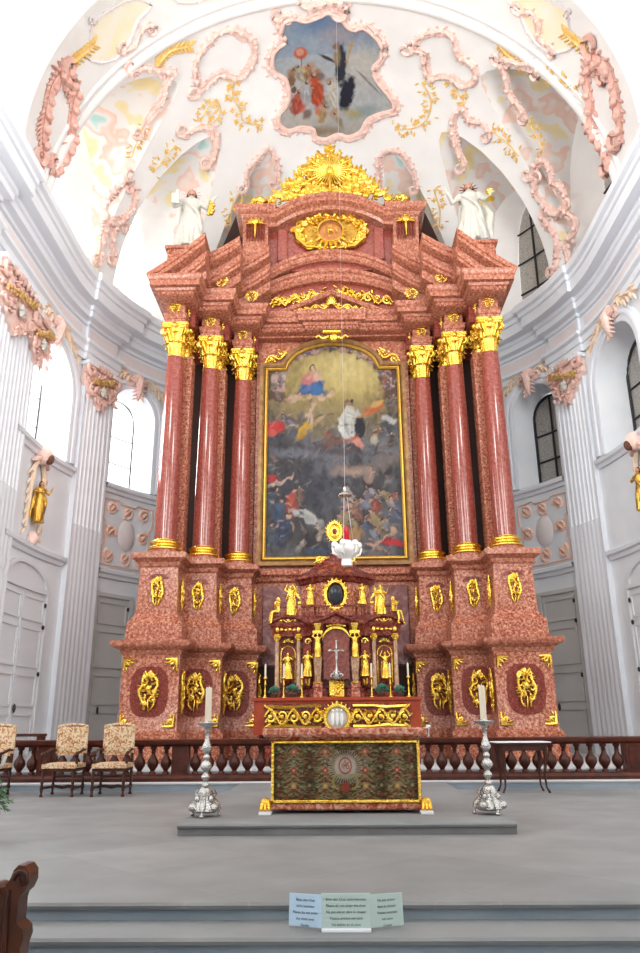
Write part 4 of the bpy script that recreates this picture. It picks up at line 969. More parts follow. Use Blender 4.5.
# angels and saints in the middle
person(.10, .60, .20, (.07, .09, .13), 20); E_(.05, .595, .075, .05, (.48, .05, .05), 10, .2, 1, .4); E_(.02, .57, .05, .03, (.60, .12, .09), 0, .3, .8); person(.16, .63, .16, (.16, .14, .16), -30)
E_(.285, .585, .11, .032, (.58, .36, .07), 48, .2, 1, .5); E_(.26, .555, .07, .02, (.40, .22, .05), 50, .3, .8, .4); E_(.32, .64, .035, .045, (.52, .40, .32), 20, .25, 1, .3); E_(.34, .675, .017, .019, (.55, .38, .28), 0, .2, 1); E_(.40, .63, .07, .012, (.45, .32, .22), 45, .3, .9); E_(.24, .64, .06, .022, (.14, .12, .13), 60, .3, .9, .3); E_(.20, .60, .04, .012, (.42, .38, .36), 10, .3, .8)
E_(.62, .60, .062, .125, (.60, .60, .56), 0, .18, 1, .35); E_(.60, .59, .012, .10, (.34, .34, .33), 3, .4, .8); E_(.645, .60, .012, .09, (.42, .42, .40), -4, .4, .8); E_(.575, .58, .014, .08, (.72, .72, .68), 10, .4, .9); E_(.70, .59, .035, .12, (.035, .035, .045), -4, .2, 1, .3); E_(.67, .66, .06, .03, (.50, .50, .47), -20, .3, .9); E_(.632, .70, .022, .026, (.30, .18, .12), 0, .2, 1, .1); E_(.640, .712, .018, .018, (.06, .04, .03), 0, .2, 1)
E_(.80, .675, .10, .028, (.50, .13, .05), 32, .25, .95, .5); E_(.83, .705, .05, .02, (.55, .34, .12), 30, .3, .9, .4); E_(.74, .655, .05, .014, (.42, .20, .09), 20, .3, .9); person(.90, .61, .17, (.10, .11, .12), -25); E_(.93, .62, .055, .025, (.50, .49, .47), -10, .3, .9, .5); person(.84, .56, .13, (.22, .12, .09), 30); person(.95, .53, .14, (.12, .10, .09), -10)
E_(.68, .515, .05, .03, (.60, .26, .20), -40, .25, 1, .4); E_(.64, .535, .05, .018, (.45, .14, .10), 20, .3, .9); E_(.82, .53, .035, .025, (.50, .46, .34), 60, .3, .9, .4); E_(.50, .52, .09, .04, (.16, .08, .06), 0, .4, .8, .6); E_(.47, .56, .03, .025, (.34, .12, .09), 0, .3, .8)
E_(.25, .47, .20, .035, (.17, .18, .21), -6, .5, .9, .6); E_(.60, .475, .35, .025, (.10, .08, .09), -6, .5, .8, .6); E_(.65, .385, .16, .04, (.34, .25, .21), 0, .5, .9, .4); E_(.62, .375, .11, .02, (.46, .33, .26), 0, .5, .7, .3); E_(.88, .42, .15, .05, (.22, .18, .17), 25, .5, .8, .5)
# earthly crowd
E_(.28, .30, .28, .14, (.07, .075, .095), 0, .5, .8, .5)
E_(.09, .33, .075, .018, (.56, .44, .38), 20, .25, 1, .3); E_(.17, .352, .045, .010, (.50, .34, .25), 35, .3, 1); E_(.035, .35, .045, .035, (.45, .06, .06), 0, .2, 1, .3); person(.05, .26, .17, (.10, .12, .17), 15)
person(.20, .25, .22, (.46, .10, .08), 8); person(.25, .28, .16, (.20, .13, .11), 0); person(.10, .20, .24, (.09, .12, .19), 15); person(.13, .13, .26, (.07, .09, .15), 25); person(.04, .11, .2, (.10, .12, .15), 0)
E_(.29, .185, .11, .035, (.50, .50, .48), -22, .2, 1, .3); E_(.33, .165, .08, .02, (.38, .38, .37), -25, .3, .8); person(.39, .12, .14, (.48, .38, .32), -10); person(.26, .055, .12, (.44, .38, .34), 15); E_(.42, .03, .14, .02, (.06, .09, .16), 0, .3, .9)
person(.78, .37, .15, (.38, .26, .22), 20); person(.60, .27, .17, (.46, .44, .44), 5); person(.58, .20, .2, (.36, .28, .38), 15); person(.66, .21, .18, (.28, .15, .12), -20); person(.73, .25, .17, (.20, .18, .24), 30)
for i in range(22): person(rp.uniform(.54, .97), rp.uniform(.08, .30), rp.uniform(.12, .19), rp.choice(((.38, .22, .15), (.12, .14, .20), (.34, .30, .32), (.30, .10, .08), (.09, .12, .22), (.34, .27, .16), (.22, .24, .28))), rp.uniform(-45, 45))
E_(.84, .07, .10, .018, (.54, .37, .27), 35, .2, 1, .2); E_(.80, .045, .09, .014, (.52, .35, .26), -25, .2, 1, .2); E_(.92, .065, .07, .03, (.50, .05, .06), -5, .2, 1, .4); E_(.93, .115, .025, .026, (.50, .33, .23), 0, .2, 1); E_(.66, .10, .05, .06, (.40, .24, .12), 10, .3, .9, .4); E_(.62, .03, .1, .015, (.40, .37, .33), 0, .3, .8, .4)
for i in range(260):      # broken strokes of light and dark
    x, y = rp.uniform(0, 1), rp.uniform(0, .72); k = rp.random(); E_(x, y, rp.uniform(.01, .04), rp.uniform(.004, .010), (.04, .035, .045) if k < .55 else ((.30, .27, .26) if k < .8 else (.34, .16, .11)), rp.uniform(-70, 70), .5, .5, .6)
wa, wb = P.noise(26, 2), P.noise(26, 2); jj, ii = np.meshgrid(np.arange(P.h), np.arange(P.w), indexing='ij')
P.c = P.c[np.clip(jj+((wa-.5)*12).astype(int), 0, P.h-1), np.clip(ii+((wb-.5)*12).astype(int), 0, P.w-1)]
P.c *= (.80+.40*N3)[..., None]*.66
W0, ZB = 2.04, 5.78
me = picture_mesh(P, lambda u, v: ((-1+2*u)*W0, 0.02, .28+v*6.92), 'oil', lambda u, v: .28+v*6.92+5.5 <= canvas_top((-1+2*u)*W0)+.02)
put('canvas', me, AP)
def frame_ring(pr, m, nm):
    bm = nb(); rings = []
    for off, y in pr:
        w = W0+off; L = [(-w, 5.78-off), (-w, 11.80+off), (-1.45-off*.4, 11.80+off)]
        for i in range(1, 24): a = pi*i/24; L.append((-(1.42+off*.9)*cos(a), 11.80+max(off*.99, (.86+off)*sin(a))))
        L += [(1.45+off*.4, 11.80+off), (w, 11.80+off), (w, 5.78-off)]
        rings.append([bm.verts.new((x, y, z-5.5)) for x, z in L])
    n = len(rings[0])
    for i in range(len(rings)-1):
        for k in range(n): bm.faces.new((rings[i][k], rings[i][(k+1)%n], rings[i+1][(k+1)%n], rings[i+1][k]))
    put(nm, mesh_of(bm, m), AP)
frame_ring([(-.02, .04), (-.02, -.05), (.02, -.09), (.06, -.08), (.10, .0)], 'golddk', 'gilt_inner_frame')
frame_ring([(.10, .02), (.10, -.05), (.15, -.09), (.24, -.08), (.25, .11)], 'framebrown', 'outer_frame')

# statues on the pediment
figure('saint_statue', 'white robed saint statue with red halo rays, leaning above the left half of the pediment', 'statue', (-4.42, 19.9, 15.15), 2.3, 'statue',
       (((-.1, 0, .8), (-.2, -.05, .68), (-.19, -.16, .62), (-.17, -.2, .72)), ((.1, 0, .8), (.2, 0, .70), (.26, -.08, .78))), .15, 3, 'skin', 'hair')
figure('saint_statue', 'white robed saint statue with red crown and billowing cloak above the right of the pediment', 'statue', (4.40, 19.9, 15.15), 2.35, 'statue',
       (((-.1, 0, .8), (-.2, -.03, .70), (-.24, -.10, .80)), ((.1, 0, .8), (.19, -.02, .68), (.25, -.14, .66))), -.2, 8, 'skin', 'hair', hem=.17)
sts = [o for o in bpy.data.objects if o.name.startswith('saint_statue')]
for t, sx in zip(sorted(sts, key=lambda o: o.location.x), (-1, 1)):
    t.scale = (1.15, 1.1, 1)
    bm = nb()
    for i in range(12): a = 2*pi*i/12; leaf(bm, (.09*cos(a), .06, 2.16+.09*sin(a)), (.27*cos(a), .06, 2.18+.27*sin(a)), .022, .01, 5)
    put('halo', mesh_of(bm, 'pinkdk' if sx < 0 else 'redpanel'), t)
    bm = nb()
    if sx < 0:
        box(bm, -.5, -.3, -.5, -.42, 1.35, 1.72, .01); put('open_book', mesh_of(bm, 'statue'), t)
        bm = nb(); tube(bm, [(.48, -.12, 1.3), (.55, -.15, 1.6), (.6, -.15, 1.85)], (.05, .09, .03), 6)
        for i in range(5): blob(bm, (.55+.04*(i % 2), -.15, 1.35+.1*i), (.08, .07, .07))
        put('gilt_flame', mesh_of(bm, 'gold'), t)
    else:
        lathe(bm, [(.03, 0), (.12, .04), (.04, .1), (.04, .2), (.12, .3), (.13, .32)], 12, (.55, -.3, 1.35)); put('gilt_chalice', mesh_of(bm, 'gold'), t)
        bm = nb(); tube(bm, [(.35, .1, 1.5), (.5, .15, 1.1), (.45, .05, .6), (.5, 0, .15)], (.1, .16, .14, .05), 7); tube(bm, [(-.35, .05, .12), (-.42, -.1, .25), (-.3, -.1, .35)], (.06, .1, .04), 6); put('billowing_cloak', mesh_of(bm, 'statue'), t)
# ------------------------------------------------------------------ side altar table behind the rail, tabernacle
GR = root('altar_gradine', 'orange-red marble shelf with open gold scrollwork behind the front altar', 'altar shelf', (0, 17.6, .3))
def pw(t, name, bm, m, ang=30):
    o = put(name, mesh_of(bm, m, ang=ang), t, (-t.location.x, -t.location.y, -t.location.z)); return o
bm = nb(); box(bm, -1.85, 1.85, 17.42, 18.5, .95, 1.70, .01); box(bm, -1.9, 1.9, 17.36, 18.5, 1.66, 1.735, .015); pw(GR, 'shelf_block', bm, 'orange'); bm = nb(); box(bm, -1.6, 1.6, 17.5, 18.5, .3, .96, .01); pw(GR, 'lower_block', bm, 'redwood')
bm = nb(); box(bm, -1.62, 1.62, 17.40, 17.45, 1.05, 1.60, .01); pw(GR, 'inset_panel', bm, 'redwood')
bm = nb(); scroll_run(bm, -1.6, -.32, lambda x: 1.33, .15, .032, 5, 17.36, 2, 1); scroll_run(bm, 1.6, .32, lambda x: 1.33, .15, .032, 5, 17.36, 3)
for sx in (-1, 1):
    for z in (1.12, 1.55): tube(bm, [(sx*1.6, 17.37, z), (sx*1.1, 17.36, z+.03*(1 if z < 1.3 else -1)), (sx*.8, 17.36, z), (sx*.35, 17.37, z)], (.03, .045, .03, .04), 5)
    leaf(bm, (sx*1.63, 17.36, 1.6), (sx*1.45, 17.35, 1.45), .06); leaf(bm, (sx*1.63, 17.36, 1.08), (sx*1.45, 17.35, 1.2), .06)
pw(GR, 'gilt_scrollwork', bm, 'gold')
bm = nb(); tube(bm, circ(0, 1.3, .27, 0, 360, 24, 17.34), .05, 6)
for i in range(20): a = 2*pi*i/20; leaf(bm, (.27*cos(a), 17.33, 1.3+.27*sin(a)), (.36*cos(a), 17.33, 1.3+.36*sin(a)), .035)
pw(GR, 'gilt_wreath', bm, 'gold')
bm = nb(); lathe(bm, [(.24, 0), (.2, .03), (.01, .04)], 24); o = put('white_medallion', mesh_of(bm, 'statue'), GR, (0, 17.38-17.6, 1.3-.3), (pi/2, 0, 0))
bm = nb()
for x in (-.1, 0, .1): leaf(bm, (x, 17.33, 1.13), (x, 17.33, 1.42), .045, .03); blob(bm, (x, 17.33, 1.45), (.03, .025, .035))
pw(GR, 'relief_figures', bm, 'whitecloth')

TB = root('tabernacle', 'dark red marble tabernacle with small columns, niches, railing and domed top', 'tabernacle', (0, 18.1, 1.735))
def tb(n, bm, m, ang=30): return pw(TB, n, bm, m, ang)
TBP = [(-1.52, 18.9), (-1.52, 17.92), (-.70, 17.92), (-.55, 17.72), (.55, 17.72), (.70, 17.92), (1.52, 17.92), (1.52, 18.9)]
bm = nb(); tier(bm, [(-1.5, 18.9), (-1.5, 17.95), (-.70, 17.95), (-.6, 17.75), (-.25, 17.75), (-.25, 18.0), (.25, 18.0), (.25, 17.75), (.6, 17.75), (.7, 17.95), (1.5, 17.95), (1.5, 18.9)], [(.02, 1.735), (.02, 1.80), (0, 1.82), (0, 1.92), (.02, 1.95), (-.12, 1.97), (-.12, 3.15)]); tb('core', bm, 'redwood')
for TH in ([(-1.52, 18.9), (-1.52, 17.92), (-.70, 17.92), (-.55, 17.72), (-.31, 17.72), (-.31, 18.0)], [(.31, 18.0), (.31, 17.72), (.55, 17.72), (.70, 17.92), (1.52, 17.92), (1.52, 18.9)]):
    bm = nb(); tier(bm, TH, [(-.04, 3.12), (-.01, 3.14), (-.01, 3.22), (0, 3.24), (0, 3.32), (.02, 3.36), (.04, 3.40), (.04, 3.46), (-.04, 3.48)]); tb('entablature', bm, 'redwood')
bm = nb(); box(bm, -.33, .33, 18.02, 18.8, 3.1, 3.47); tb('centre_back', bm, 'redwood')
colm = nb(); lathe(colm, [(.075, 0), (.075, .05), (.06, .07), (.06, .09), (.052, .1), (.044, 1.1)], 12); colme = mesh_of(colm, 'tabcol')
bm = nb(); lathe(bm, [(.045, 0), (.06, .03), (.05, .05), (.08, .13), (.085, .16), (.05, .16)], 10)
for k in range(8): a = 2*pi*k/8; leaf(bm, (.05*cos(a), .05*sin(a), .03), (.085*cos(a), .085*sin(a), .13), .018)
capme = mesh_of(bm, 'gold')
for x in (-1.38, -.88, .88, 1.38):
    c = put('small_column', colme, TB, (x, 17.88-18.1, 1.93-1.735)); put('small_capital', capme, c, (0, 0, 1.08))
    bm = nb(); blob(bm, (x, 17.86, 3.28), (.05, .04, .06)); tb('gilt_boss', bm, 'gold')
for sx in (-1, 1):
    # niche
    bm = nb(); c = sx*1.13
    for r, y, mm in ((.17, 18.02, 0),): 
        box(bm, c-r, c+r, 18.045, 18.07, 2.05, 2.75); prism(bm, [(c-r, 2.75)]+[(c-r*cos(pi*i/10), 2.75+r*sin(pi*i/10)) for i in range(1, 10)]+[(c+r, 2.75)], 18.045, 18.07)
    tb('niche', bm, 'redpanel'); bm = nb(); tube(bm, [(c-.17, 18.04, 2.08), (c-.17, 18.03, 2.75)]+[(c-.17*cos(pi*i/10), 18.03, 2.75+.17*sin(pi*i/10)) for i in range(1, 10)]+[(c+.17, 18.03, 2.75), (c+.17, 18.04, 2.08)], .018, 5)
    for i in range(7): a = pi*i/6; leaf(bm, (c+.06*cos(a), 18.02, 3.0), (c+.14*cos(a), 18.0, 3.0+.1*sin(a)), .03)
    tb('gilt_niche_border', bm, 'gold')
    bm = nb(); lathe(bm, [(.0, -.12), (.07, -.06), (.09, 0), (.02, .01)], 10, (c, 17.97, 2.14)); tb('niche_bracket', bm, 'redwood')
    # segmental pediment
    bm = nb(); cur = [(c-.45+.9*i/14, 3.46+.17*sin(pi*i/14)**.9) for i in range(15)]; ribbon(bm, cur, [(17.80, 0), (17.80, -.05), (17.86, -.09), (17.95, -.09), (18.1, 0)]); prism(bm, cur, 17.95, 18.1); tb('curved_pediment', bm, 'redwood')
    bm = nb(); scroll_run(bm, c-.25, c+.25, lambda x: 3.50, .04, .014, 3, 17.92, 6); tb('gilt_pediment_relief', bm, 'gold')
    bm = nb()
    for i in range(6): blob(bm, (c+(-.25+.1*i), 17.9, 3.28+.01*(i % 2)), (.045, .02, .03))
    tb('gilt_frieze_relief', bm, 'gold')
    # pilaster with atlas figure
    bm = nb(); box(bm, sx*.43-.11, sx*.43+.11, 17.66, 17.8, 1.95, 2.08, .01); box(bm, sx*.43-.10, sx*.43+.10, 17.68, 17.8, 1.735, 2.0, .01); tb('pier_base', bm, 'redpale')
    bm = nb(); tube(bm, [(sx*.43, 17.72, 2.08), (sx*.43, 17.72, 2.3), (sx*.43, 17.72, 2.64)], (.06, .075, .10), 4); tb('tapered_pier', bm, 'tabcol')
    bm = nb(); box(bm, sx*.43-.12, sx*.43+.12, 17.64, 17.8, 3.16, 3.24, .01); lathe(bm, [(.06, 0), (.11, .12), (.12, .16)], 8, (sx*.43, 17.72, 3.24)); lathe(bm, [(.09, 0), (.10, .04), (.06, .05)], 8, (sx*.43, 17.71, 2.05)); tb('gilt_capital', bm, 'gold')
    bm = nb(); box(bm, sx*.68-.10, sx*.68+.10, 17.90, 17.96, 2.0, 3.1, .01); tb('side_niche', bm, 'redpanel')
    bm = nb()
    for i in range(5): leaf(bm, (sx*.66+.02*(-1)**i, 17.86, 1.98+.02*i), (sx*.66+.05*(-1)**i, 17.84, 2.1+.02*i), .03)
    tube(bm, spiral(sx*.66, 3.0, .08, .02, 0, 400, 9, 17.86), .02, 5); tb('gilt_garland', bm, 'gold')
AR1 = (((-.1, 0, .8), (-.19, -.03, .7), (-.1, -.12, .70)), ((.1, 0, .8), (.19, -.05, .7), (.2, -.12, .82)))
AR2 = (((-.1, 0, .8), (-.2, -.03, .85), (-.12, -.04, .98)), ((.1, 0, .8), (.2, -.03, .85), (.12, -.04, .98)))
def gfig(nm, label, x, y, z, H, arms, seed, rotz=0, wings=False, grp=None, **k):
    t = figure(nm, label, 'figurine', (x, y, z), H, 'gold', arms, rotz, seed, None, vox=.016, wings=wings, **k)
    if grp: t['group'] = grp
    return t
gfig('gilt_saint', 'small gold saint in the left niche of the tabernacle', -1.13, 17.95, 2.15, .62, AR1, 1)
gfig('gilt_saint', 'small gold saint holding a cross arm out in the right niche of the tabernacle', 1.13, 17.95, 2.15, .62, AR2, 2)
gfig('gilt_saint', 'thin gold saint beside the left pier of the tabernacle centre', -.66, 17.84, 2.2, .6, AR1, 3)
gfig('gilt_saint', 'thin gold saint beside the right pier of the tabernacle centre', .66, 17.84, 2.2, .6, AR1, 4)
for sx in (-1, 1):
    me = remeshed(body_bm(AR2, seed=5, cloak=False, hem=.1), 'gold', .016); put('gilt_atlas', me, TB, (sx*.43, 17.66-18.1, 2.62-1.735), (0, 0, 0), (.6, .6, .56))
# centre niche with arch and door
bm = nb(); box(bm, -.30, .30, 17.99, 18.02, 2.16, 3.05); prism(bm, [(-.30, 3.05)]+[(-.30*cos(pi*i/12), 3.05+.26*sin(pi*i/12)) for i in range(1, 12)]+[(.30, 3.05)], 17.99, 18.02); tb('centre_niche', bm, 'redsmooth')
bm = nb(); box(bm, -.19, .19, 17.93, 18.01, 1.75, 2.14, .02); random.seed(2)
for i in range(16): blob(bm, (random.uniform(-.15, .15), 17.93, random.uniform(1.8, 2.1)), (.04, .02, .04))
tb('gilt_door', bm, 'gold')
bm = nb(); ribbon(bm, [(-.32*cos(pi*i/14), 3.03+.3*sin(pi*i/14)) for i in range(15)], [(17.85, .03), (17.85, -.03), (17.99, -.03), (17.99, .03)]); 
for i in range(7): blob(bm, (-.2+.067*i, 17.82, 3.36+.03*sin(pi*i/6)), (.05, .03, .04))
tb('gilt_arch', bm, 'gold')
bm = nb()
for sx in (-1, 1): ribbon(bm, [(sx*.62, 3.44), (sx*.3, 3.54), (0, 3.68)], [(17.60, 0), (17.60, -.05), (17.66, -.10), (17.8, -.10), (17.9, 0)])
prism(bm, [(-.6, 3.4), (.6, 3.4), (0, 3.62)], 17.7, 17.9); tb('centre_pediment', bm, 'redwood')
# railing on top
bm = nb(); box(bm, -1.45, -.55, 17.93, 17.98, 3.80, 3.84); box(bm, .55, 1.45, 17.93, 17.98, 3.80, 3.84); box(bm, -.6, .6, 17.80, 17.86, 3.80, 3.84); box(bm, -1.5, 1.5, 17.9, 18.9, 3.47, 3.62); tb('top_rail', bm, 'redwood')
bm = nb(); lathe(bm, [(.012, 0), (.02, .05), (.026, .08), (.012, .14), (.014, .2)], 8); bme = mesh_of(bm, 'redpale')
for i in range(30):
    x = -1.4+2.8*i/29; put('small_baluster', bme, TB, (x, (17.955 if abs(x) > .58 else 17.83)-18.1, 3.60-1.735))
for x in (-1.42, -.86, -.56, .56, .86, 1.42):
    bm = nb(); box(bm, x-.04, x+.04, 17.9, 17.99, 3.6, 3.86, .005); tb('rail_post', bm, 'redpale'); bm = nb(); blob(bm, (x, 17.94, 3.91), (.055, .055, .055)); tb('gilt_ball', bm, 'gold')
# drum
def ngon(cx, cy, r, n=8, a0=pi/8): return [(cx+r*cos(a0+2*pi*i/n), cy+r*sin(a0+2*pi*i/n)) for i in range(n)]
bm = nb()
for z0, z1, r0, r1, mm in ((3.6, 3.84, .98, .98, 0), (3.84, 4.42, .90, .90, 0)):
    a = [bm.verts.new((x, y, z0)) for x, y in ngon(0, 18.75, r0)]; b = [bm.verts.new((x, y, z1)) for x, y in ngon(0, 18.75, r1)]
    for i in range(8): bm.faces.new((a[i], a[(i+1)%8], b[(i+1)%8], b[i]))
    bm.faces.new(b)
tb('drum', bm, 'redpale')
bm = nb(); lathe(bm, [(.90, 4.40), (.96, 4.43), (1.0, 4.50), (1.08, 4.54), (1.08, 4.60), (.98, 4.64), (.88, 4.72), (.70, 4.80), (.60, 4.88), (.56, 4.94), (.5, 5.0), (.30, 5.04), (.3, 5.12), (.16, 5.16), (.12, 5.25)], 8, (0, 18.75, 0)); bmesh.ops.rotate(bm, cent=(0, 18.75, 0), matrix=Matrix.Rotation(pi/8, 3, 'Z'), verts=bm.verts); tb('dome_roof', bm, 'redwood', 20)
bm = nb(); g = bmesh.ops.create_uvsphere(bm, u_segments=20, v_segments=10, radius=1); bmesh.ops.scale(bm, vec=(.17, .06, .24), verts=bm.verts); bmesh.ops.translate(bm, vec=(0, 17.85, 4.10), verts=bm.verts); tb('black_oval_stone', bm, 'black')
bm = nb(); tube(bm, [(.24*cos(2*pi*i/24), 17.86, 4.1+.32*sin(2*pi*i/24)) for i in range(25)], .06, 6)
for i in range(18): a = 2*pi*i/18; leaf(bm, (.22*cos(a), 17.82, 4.1+.3*sin(a)), (.33*cos(a+.1), 17.83, 4.1+.41*sin(a+.1)), .04)
tb('gilt_oval_frame', bm, 'gold')
for sx in (-1, 1):
    bm = nb(); leaf(bm, (sx*.55, 18.2, 4.92), (sx*.2, 18.2, 5.1), .06); tube(bm, spiral(sx*.38, 5.0, .1, .03, 0, 400, 9, 18.2), .03, 5); tb('roof_scroll', bm, 'gold')
gfig('gilt_angel', 'gold angel standing at the left of the black oval stone', -.60, 17.93, 3.86, .52, AR1, 6)
gfig('gilt_angel', 'gold angel standing at the right of the black oval stone', .64, 17.93, 3.86, .52, AR1, 7)
LG = [[(-.06, 0, .5), (-.16, -.22, .46), (-.2, -.25, .2), (-.2, -.22, .05)], [(.06, 0, .5), (.1, -.24, .48), (.14, -.28, .25), (.16, -.3, .08)]]
for sx, w in ((-1, 'left'), (1, 'right')):
    gfig('gilt_angel', 'winged gold angel seated on the inner part of the %s curved pediment of the tabernacle' % w, sx*1.07, 17.92, 3.60, .74, AR2 if sx < 0 else AR1, 10+sx, sx*.5, True)
    gfig('gilt_angel', 'gold angel reclining at the outer end of the %s curved pediment of the tabernacle' % w, sx*1.36, 17.82, 3.36, .68, AR1, 20+sx, sx*1.2, False, legs=LG, cloak=False)
# crucifix on the tabernacle door ledge
CX = root('crucifix', 'silver white crucifix standing above the gold tabernacle door', 'crucifix', (0, 17.82, 2.145))
bm = nb(); box(bm, -.018, .018, -.015, .015, .25, .84, .004); box(bm, -.15, .15, -.015, .015, .62, .66, .004)
for p in ((0, .86), (-.16, .64), (.16, .64)): blob(bm, (p[0], 0, p[1]), (.035, .02, .035))
put('cross', mesh_of(bm, 'silver'), CX)
bm = nb(); lathe(bm, [(.13, 0), (.14, .03), (.07, .09), (.05, .16), (.03, .26)], 12); 
for sx in (-1, 1): tube(bm, spiral(sx*.09, .07, .06, .02, 0, 360, 8), .02, 5); leaf(bm, (sx*.03, 0, .2), (sx*.1, 0, .12), .03)
put('scrolled_foot', mesh_of(bm, 'silver'), CX)
bm = body_bm((((-.1, 0, .8), (-.28, 0, .86), (-.44, 0, .95)), ((.1, 0, .8), (.28, 0, .86), (.44, 0, .95))), legs=[[(-.05, 0, .5), (-.04, -.06, .28), (-.01, 0, .04)], [(.05, 0, .5), (.04, -.06, .28), (.01, 0, .04)]], cloak=False)
put('corpus', remeshed(bm, 'silver', .02, 1), CX, (0, -.03, .36), (0, 0, 0), (.33, .33, .33))
box_ = nb(); box(box_, -.22, .22, 17.75, 17.99, 2.135, 2.15); tb('door_ledge', box_, 'redwood')
# monstrance on top of the dome
MO = root('monstrance', 'gold oval monstrance standing on top of the tabernacle dome', 'monstrance', (0, 18.72, 5.25))
bm = nb(); lathe(bm, [(.12, 0), (.13, .03), (.05, .08), (.03, .2), (.06, .24), (.03, .28), (.03, .34)], 12); put('foot', mesh_of(bm, 'gold'), MO)
bm = nb(); tube(bm, [(.17*cos(2*pi*i/24), 0, .60+.24*sin(2*pi*i/24)) for i in range(25)], .055, 6)
for i in range(20): a = 2*pi*i/20; leaf(bm, (.15*cos(a), 0, .6+.22*sin(a)), (.25*cos(a), 0, .6+.33*sin(a)), .025, .02)
blob(bm, (0, 0, .6), (.13, .03, .18)); put('rayed_oval', mesh_of(bm, 'gold'), MO)
bm = nb(); blob(bm, (0, -.04, .6), (.06, .02, .08)); put('red_stone', mesh_of(bm, 'redpanel'), MO)
# hanging sanctuary lamp
SL = root('sanctuary_lamp', 'white silver hanging lamp with a red candle glass on a thin cord', 'lamp', (.27, 16.8, 4.55))
bm = nb(); lathe(bm, [(.02, 0), (.12, .02), (.13, .12), (.12, .16), (.14, .2), (.24, .3), (.30, .4), (.29, .46), (.24, .46), (.2, .4)], 18)
for k in range(6):
    a = 2*pi*k/6+.2; blob(bm, (.28*cos(a), .28*sin(a), .50), (.08, .08, .09)); tube(bm, [(.2*cos(a), .2*sin(a), .25), (.3*cos(a), .3*sin(a), .3), (.34*cos(a), .34*sin(a), .44)], (.03, .035, .025), 5)
    tube(bm, [(.11*cos(a), .11*sin(a), .48), (.10*cos(a), .10*sin(a), .6)], .03, 5)
lathe(bm, [(.14, .46), (.12, .58), (.06, .62)], 12); put('lamp_bowl', mesh_of(bm, 'silverwhite'), SL)
bm = nb(); lathe(bm, [(.05, .6), (.06, .62), (.055, .9), (.05, .94), (.02, .95)], 12); put('red_glass', mesh_of(bm, 'red_glass'), SL)
bm = nb(); tube(bm, [(-.02, 0, 1.82), (-.02, 0, 18)], .0035, 4)
for a in (0, 2.1, 4.2): tube(bm, [(.04*cos(a)-.02, .04*sin(a), 1.75), (.15*cos(a), .15*sin(a), .5)], .006, 4)
put('lamp_cord', mesh_of(bm, 'chrome'), SL)
bm = nb(); lathe(bm, [(.16, 0), (.15, .03), (.1, .08), (.04, .12), (.03, .22)], 16, (-.02, 0, 1.68)); put('lamp_cap', mesh_of(bm, 'silver'), SL)

# six small candlesticks with candles, four posies on the gradine
def small_stick():
    t = root('brass_candlestick', '', 'candlestick'); bm = nb()
    lathe(bm, [(.06, 0), (.06, .02), (.03, .05), (.015, .09), (.03, .14), (.015, .18), (.012, .26), (.028, .3), (.014, .34), (.012, .4), (.045, .43), (.045, .45), (.02, .455)], 12)
    put('stick', mesh_of(bm, 'gold'), t); return t
posn = ['leftmost', 'second from the left', 'third from the left', 'third from the right', 'second from the right', 'rightmost']
st0 = None
for i, x in enumerate((-1.62, -1.20, -.79, .79, 1.21, 1.62)):
    if st0 is None: st0 = small_stick(); t = st0
    else: t = clone(st0)
    t.location = (x, 17.6, 1.735); t['label'] = 'small brass candlestick on the gold shelf, %s of the six' % posn[i]; t['group'] = 'small candlesticks on the altar shelf'
    bm = nb(); lathe(bm, [(.022, 0), (.021, .27), (.004, .30)], 10); c = put('small_candle', mesh_of(bm, 'wax'), None, (x, 17.6, 2.19)); tag(c, 'slim white candle on the gold shelf, %s of the six' % posn[i], 'candle', 'slim candles on the altar shelf')
for i, x in enumerate((-1.41, -1.0, 1.02, 1.42)):
    rg = random.Random(i); t = root('flower_posy', 'small dark green posy on the gold shelf, %s' % ('outer one left of the tabernacle', 'inner one left of the tabernacle', 'inner one right of the tabernacle', 'outer one right of the tabernacle')[i], 'plant', (x, 17.58, 1.735), 0, 'green posies on the altar shelf')
    bm = nb(); lathe(bm, [(.05, 0), (.07, .03), (.09, .08), (.08, .09)], 10); put('pot', mesh_of(bm, 'pot'), t); bm = nb()
    for k in range(80):
        a, e = rg.uniform(0, 2*pi), rg.uniform(.1, 1.5); r = .13+.03*(i in (1, 2)); p = Vector((r*cos(a)*cos(e), r*.8*sin(a)*cos(e), .09+r*1.1*sin(e))); leaf(bm, p*.7+Vector((0, 0, .03)), p*1.15, .022, .01, 5)
    put('foliage', mesh_of(bm, 'teal'), t)

# ------------------------------------------------------------------ front altar on the platform
FA = root('front_altar', 'free-standing altar table with gold framed embroidered front on the platform', 'altar', (.08, 10.5, .13))
ox = .08
bm = nb(); box(bm, ox-.96, ox+.98, 10.08, 11.1, .17, .26, .02); box(bm, ox-.93, ox+.95, 10.12, 11.05, .24, 1.0, .02); pw(FA, 'altar_body', bm, 'altarst')
bm = nb(); tier(bm, [(ox-.97, 11.1), (ox-.97, 10.08), (ox+.97, 10.08), (ox+.97, 11.1)], [(-.04, .98), (0, 1.0), (.02, 1.02), (.05, 1.03), (.07, 1.06), (.07, 1.12), (.05, 1.135)]); pw(FA, 'table_slab', bm, 'altarst')
bm = nb(); x0, x1, z0, z1 = ox-.925, ox+.935, .255, .985
for a in ((x0, x1, z1-.035, z1), (x0, x1, z0, z0+.035), (x0, x0+.035, z0, z1), (x1-.035, x1, z0, z1)): box(bm, a[0], a[1], 10.055, 10.13, a[2], a[3], .008)
pw(FA, 'gilt_frame', bm, 'gold')
